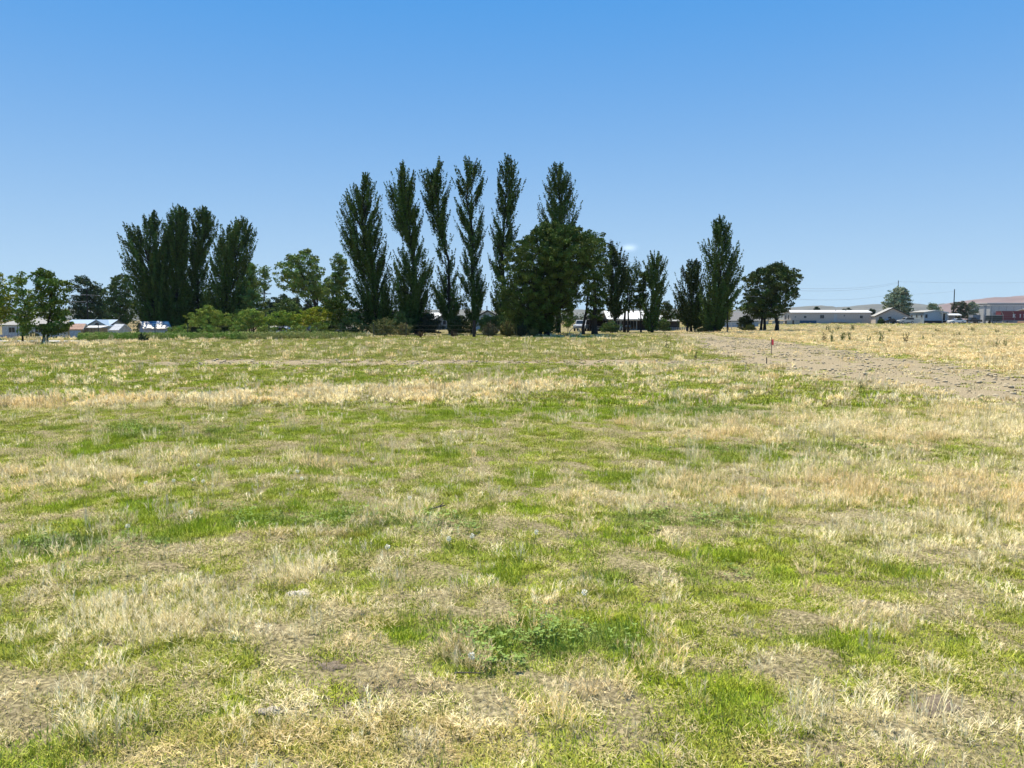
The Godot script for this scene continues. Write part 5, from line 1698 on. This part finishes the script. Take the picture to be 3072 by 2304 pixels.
func scatter_clods():
	# crumbled earth on the worked tracks
	var r := RandomNumberGenerator.new()
	r.seed = 1717
	var f := FastNoiseLite.new()
	f.seed = 3
	f.frequency = 1.4
	var lists := [[], [], []]
	for i in 38000:
		var d := r.randf_range(11.0, 72.0)
		var x := r.randf_range(-18.0, 26.0)
		if d > 31.0 and x < 6.0 or d < 26.0 and x < 5.0:
			continue
		var k := cover(x, d)
		if r.randf() > k[5] * 0.8 - 0.1:
			continue
		var s := 0.018 + 0.06 * pow(r.randf(), 3.0)
		lists[i % 3].append(Transform3D(Basis(Vector3.UP, r.randf() * TAU).scaled(Vector3(s, s * r.randf_range(0.4, 0.8), s)), at(x, d, 0.01)))
	var o := Node3D.new()
	o.name = "earth_clods"
	add_child(o)
	o.set_meta("kind", "stuff")
	tag(o, "loose dry earth clods strewn over the worked tracks", "clods")
	for v in 3:
		var g := Geo.new()
		g.lump(Vector3(v * 3.0, 0.2, 0), Vector3(1, 0.9, 0.8), f, 0.8, 5, 7)
		for i in g.v.size():
			g.v[i] -= Vector3(v * 3.0, 0, 0)
		var mm := MultiMesh.new()
		mm.transform_format = MultiMesh.TRANSFORM_3D
		mm.mesh = g.mesh(M.soil_clod)
		mm.instance_count = lists[v].size()
		for i in lists[v].size():
			mm.set_instance_transform(i, lists[v][i])
		var e := MultiMeshInstance3D.new()
		e.multimesh = mm
		e.name = "clods"
		o.add_child(e, true)
		e.set_meta("kind", "stuff")


func dandelion(x: float, d: float, seed_no: int):
	var r := RandomNumberGenerator.new()
	r.seed = seed_no
	var o := thing("dandelion_clock", "round white dandelion seed head on a thin stalk in the grass", "dandelion", at(x, d), 0.0, "dandelion clocks in the meadow")
	var h := r.randf_range(0.05, 0.10)
	var tip := Vector3(r.randf_range(-0.02, 0.02), h, r.randf_range(-0.02, 0.02))
	var g := Geo.new()
	g.tint = Color(0.25, 0.28, 0.1)
	g.tube(Vector3(0, -0.01, 0), tip, 0.0025, 0.002, 5)
	part(o, "stalk", g, M.grass)
	g = Geo.new()
	for i in 110:
		var e := leaf_table[r.randi() % 512][4]
		if r.randf() < 0.5:
			e = -e
		var p := tip + e * r.randf_range(0.012, 0.017)
		g.leaf(p, leaf_table[r.randi() % 512], 0.008, Color(0.88, 0.85, 0.72))
	part(o, "seed_head", g, M.straw)



# ---------------------------------------------------------------- grass

func blade(g: Geo, root: Vector3, dir: Vector3, length: float, lean: float, width: float, col: Color):
	var side := dir.cross(Vector3.UP).normalized() * width * 0.5
	var midp := root + Vector3.UP * length * 0.55 * cos(lean * 0.72) + dir * length * 0.55 * sin(lean * 0.72)
	var tip := midp + Vector3.UP * length * 0.45 * cos(lean) + dir * length * 0.45 * sin(lean)
	var k := g.v.size()
	var nn := (midp - root).normalized().cross(side.normalized())
	var nt := (tip - midp).normalized().cross(side.normalized())
	for p in [root - side, root + side, midp - side * 0.8, midp + side * 0.8, tip]:
		g.v.append(p)
		g.c.append(col)
	g.n.append_array([nn, nn, (nn + nt).normalized(), (nn + nt).normalized(), nt])
	g.ix.append_array([k, k + 1, k + 2, k + 1, k + 3, k + 2, k + 2, k + 3, k + 4])


func sliver(g: Geo, p: Vector3, dir: Vector3, length: float, width: float, col: Color):
	# a straight dry blade lying nearly flat
	var side := dir.cross(Vector3.UP).normalized() * width * 0.5
	var tip := p + dir * length
	var nn := dir.cross(side).normalized()
	var k := g.v.size()
	for q in [p - side * 0.6, p + side * 0.6, p + dir * length * 0.5 - side, p + dir * length * 0.5 + side, tip]:
		g.v.append(q)
		g.n.append(nn)
		g.c.append(col)
	g.ix.append_array([k, k + 1, k + 2, k + 1, k + 3, k + 2, k + 2, k + 3, k + 4])


func tuft_green(r: RandomNumberGenerator, count: int, radius: float, low: float, high: float, width: float, dry_share: float) -> Geo:
	var g := Geo.new()
	for i in count:
		var a := r.randf() * TAU
		var q := radius * sqrt(r.randf())
		var dir := Vector3(cos(a + r.randf_range(-1, 1)), 0, sin(a + r.randf_range(-1, 1))).normalized()
		var t := r.randf_range(0.7, 1.25)
		var col := Color(t, t * r.randf_range(0.92, 1.08), t * r.randf_range(0.7, 1.1))
		if r.randf() < dry_share:
			col = Color(t * 1.8, t * 1.4, t * 2.2)
		blade(g, Vector3(cos(a) * q, -0.005, sin(a) * q), dir, r.randf_range(low, high), r.randf_range(0.5, 1.75), width * r.randf_range(0.7, 1.3), col)
	return g


func tuft_thatch(r: RandomNumberGenerator, count: int, radius: float, width: float) -> Geo:
	var g := Geo.new()
	for i in count:
		var a := r.randf() * TAU
		var q := radius * sqrt(r.randf())
		var b := r.randf() * TAU
		var t := r.randf_range(0.55, 1.25)
		var p := Vector3(cos(a) * q, r.randf_range(0.002, 0.022), sin(a) * q)
		sliver(g, p, Vector3(cos(b), r.randf_range(-0.1, 0.55), sin(b)).normalized(), r.randf_range(0.018, 0.05), width * r.randf_range(0.5, 1.1), Color(t, t * r.randf_range(0.9, 1.0), t * r.randf_range(0.75, 1.0)))
	return g


func tuft_straw(r: RandomNumberGenerator, stalks: int, radius: float, low: float, high: float, width: float) -> Geo:
	var g := Geo.new()
	for i in stalks:
		var a := r.randf() * TAU
		var q := radius * sqrt(r.randf())
		var b := a + r.randf_range(-0.8, 0.8)
		var dir := Vector3(cos(b), 0, sin(b))
		var root := Vector3(cos(a) * q, -0.005, sin(a) * q)
		var h := r.randf_range(low, high)
		var lean := r.randf_range(0.05, 0.55)
		var t := r.randf_range(0.8, 1.15)
		blade(g, root, dir, h, lean, width * 0.8, Color(t * 0.95, t * 0.93, t * 0.82))
		var top := root + Vector3.UP * h * (0.55 * cos(lean * 0.72) + 0.42 * cos(lean)) + dir * h * (0.55 * sin(lean * 0.72) + 0.42 * sin(lean))
		# a bristly seed head
		for k in 12:
			var c := r.randf() * TAU
			var o := Vector3(cos(c), 0, sin(c))
			var l := r.randf_range(0.016, 0.04) * (1.6 if width > 0.005 else 1.0)
			blade(g, top - Vector3.UP * r.randf_range(0.0, 0.03), (o + dir * 0.7).normalized(), l, r.randf_range(0.3, 1.5), width * 0.7, Color(t, t * 0.97, t * 0.92))
	for i in stalks:
		var a := r.randf() * TAU
		var q := radius * sqrt(r.randf())
		var t := r.randf_range(0.75, 1.05)
		blade(g, Vector3(cos(a) * q, 0.0, sin(a) * q), Vector3(cos(a + 1.0), 0, sin(a + 1.0)), r.randf_range(0.05, 0.12), r.randf_range(0.5, 1.5), width, Color(t, t * 0.95, t * 0.75))
	return g


func tuft_leafy(r: RandomNumberGenerator, count: int, radius: float, size: float) -> Geo:
	var g := Geo.new()
	for i in count:
		var a := r.randf() * TAU
		var q := radius * sqrt(r.randf())
		var t := r.randf_range(0.65, 1.3)
		var p := Vector3(cos(a) * q, r.randf_range(0.01, 0.075), sin(a) * q)
		var s := size * r.randf_range(0.6, 1.3)
		var b := r.randf() * TAU
		for k in 3:
			var c := b + k * TAU / 3.0
			var o := Vector3(cos(c), r.randf_range(0.0, 0.5), sin(c)).normalized()
			var w := o.cross(Vector3.UP).normalized() * s * 0.42
			g.leaf(p + o * s * 0.5, PackedVector3Array([o * -0.5 * s, -w, o * 0.5 * s, w, w.cross(o).normalized() * (-1.0 if w.cross(o).y < 0 else 1.0)]), 1.0, Color(t, t, t))
	return g


var sown := {}


func sow(kind: String, variant: int, t: Transform3D, col: Color):
	var key := "%s|%d" % [kind, variant]
	if not sown.has(key):
		sown[key] = [[], PackedColorArray()]
	sown[key][0].append(t)
	sown[key][1].append(col)


func build_grass():
	var r := RandomNumberGenerator.new()
	r.seed = 4242
	var shapes := {}
	for i in 4:
		shapes["green|%d" % i] = [tuft_green(r, 70, 0.08, 0.014, 0.048, 0.0031, 0.12), M.grass]
		shapes["green_far|%d" % i] = [tuft_green(r, 44, 0.13, 0.02, 0.05, 0.009, 0.16), M.grass]
		shapes["thatch|%d" % i] = [tuft_thatch(r, 100, 0.09, 0.0027), M.straw]
		shapes["straw|%d" % i] = [tuft_straw(r, 10, 0.07, 0.03, 0.09, 0.0024), M.straw]
		shapes["straw_far|%d" % i] = [tuft_straw(r, 9, 0.11, 0.03, 0.085, 0.0068), M.straw]
		shapes["leafy|%d" % i] = [tuft_leafy(r, 16, 0.09, 0.016), M.grass]
	# near d, far d, sites per square metre, size
	for band in [[0.8, 4.5, 480.0, 0.9], [4.5, 8.0, 320.0, 1.0], [8.0, 14.0, 150.0, 1.2], [14.0, 24.0, 50.0, 1.4], [24.0, 42.0, 21.0, 1.6], [42.0, 75.0, 8.0, 2.0], [75.0, 130.0, 2.2, 2.2], [130.0, 215.0, 0.55, 3.0]]:
		sow_band(r, band[0], band[1], band[2], band[3])
	var roots := {}
	for s in [["green", "meadow_grass", "short green meadow grass growing all over the field", "grass"], ["thatch", "dry_thatch", "flattened dead tan grass lying between the green tufts", "thatch"], ["straw", "straw_grass", "pale bleached grass with bristly seed heads in dry patches", "dry grass"], ["leafy", "clover_patches", "low dark leafy clover growing in the grass", "clover"]]:
		var o := Node3D.new()
		o.name = s[1]
		add_child(o)
		o.set_meta("kind", "stuff")
		tag(o, s[2], s[3])
		roots[s[0]] = o
	for key in sown:
		var kind: String = key.split("|")[0]
		var mm := MultiMesh.new()
		mm.transform_format = MultiMesh.TRANSFORM_3D
		mm.use_colors = true
		mm.mesh = shapes[key][0].mesh(shapes[key][1])
		var list: Array = sown[key][0]
		var tints: PackedColorArray = sown[key][1]
		mm.instance_count = list.size()
		for i in list.size():
			mm.set_instance_transform(i, list[i])
			mm.set_instance_color(i, tints[i])
		var o := MultiMeshInstance3D.new()
		o.multimesh = mm
		o.name = "tufts"
		roots[kind.split("_")[0]].add_child(o, true)
		o.set_meta("kind", "stuff")


func sow_band(r: RandomNumberGenerator, d0: float, d1: float, density: float, size: float):
	var slope := 0.70
	var margin := 2.2
	var area := slope * (d1 * d1 - d0 * d0) + 2.0 * margin * (d1 - d0)
	var far_kind := d0 >= 14.0
	var straw_c := Color(0.92, 0.83, 0.57)
	var straw_c2 := Color(0.88, 0.72, 0.43)
	var thatch_c := Color(0.58, 0.50, 0.26)
	var lush_c := Color(0.34, 0.44, 0.03)
	var olive_c := Color(0.42, 0.45, 0.065)
	var blue_c := Color(0.19, 0.27, 0.07)
	var rust_c := Color(0.55, 0.41, 0.17)
	var field_c := Color(0.52, 0.47, 0.19)
	for i in int(area * density):
		var d := sqrt(r.randf_range(d0 * d0, d1 * d1))
		if r.randf() < 0.12:
			d = r.randf_range(d0, d1)
		var x := r.randf_range(-1, 1) * (slope * d + margin)
		if d > 66.0 and (x < 25.0 and d > 84.0 or x < -18.0):
			if r.randf() < 0.7 or d > 110.0:
				continue
		if x < -30.5 and d > 55.0 and d < 60.0:
			continue
		var k := cover(x, d)
		var straw := k[0]
		var lush := k[1]
		var bare := maxf(k[4], k[5] * 0.93)
		if r.randf() < (bare * 0.6 if k[5] < k[4] else minf(bare * 1.15, 0.94)):
			continue
		var hue := n_hue.get_noise_2d(x, d)
		var s := size * r.randf_range(0.7, 1.3)
		var tall := r.randf_range(0.7, 1.3) * (1.0 + 0.35 * lush) * (1.7 if r.randf() < 0.08 else 1.0) 
		if x > track_mid(d) + 2.0 and d > 12.0:
			tall *= 0.65
		var b := Basis(Vector3.UP, r.randf() * TAU).scaled(Vector3(s, s * tall, s))
		var t := Transform3D(b, at(x, d))
		var pick := r.randf()
		var v := r.randi() % 4
		var tone := r.randf_range(0.68, 1.32)
		var beyond := x > track_mid(d) + 2.0 and d > 12.0
		var dryish := d > strip_line(x) and not beyond
		var c := olive_c
		if pick < straw * (0.2 + 0.45 * straw) * (0.3 if dryish else 0.7) + 0.02:
			c = straw_c.lerp(straw_c2, clampf(r.randf_range(-0.2, 0.6) + hue + (0.5 if beyond else 0.0), 0, 1))
			sow("straw_far" if far_kind else "straw", v, t, Color(c.r * tone, c.g * tone, c.b * tone))
		elif pick < 0.12 + straw * 0.26 + k[5] * 0.5 - lush * 0.14 + k[3] * 0.2:
			c = thatch_c.lerp(rust_c, k[3]).lerp(straw_c, clampf(straw * 0.55 + r.randf_range(-0.3, 0.3), 0, 1))
			if dryish and r.randf() < 0.6:
				c = field_c
			sow("green_far" if far_kind else "thatch", v, t, Color(c.r * tone, c.g * tone, c.b * tone))
		elif r.randf() < k[2] * 0.08 and not far_kind:
			sow("leafy", v, t, Color(blue_c.r * tone, blue_c.g * tone, blue_c.b * tone))
		else:
			c = olive_c.lerp(lush_c, clampf(lush * 1.1 + hue * 0.4 + r.randf_range(-0.4, 0.4), 0, 1)).lerp(blue_c, clampf(k[2] * 0.75 - hue * 0.2 + r.randf_range(-0.25, 0.25), 0, 1))
			c = c.lerp(thatch_c, clampf(straw * 0.35 + r.randf_range(-0.45, 0.3), 0, 1)).lerp(rust_c, k[3] * 0.6)
			if dryish and r.randf() < 0.66:
				c = field_c.lerp(olive_c, r.randf() * 0.6)
			sow("green_far" if far_kind else "green", v, t, Color(c.r * tone, c.g * tone, c.b * tone))
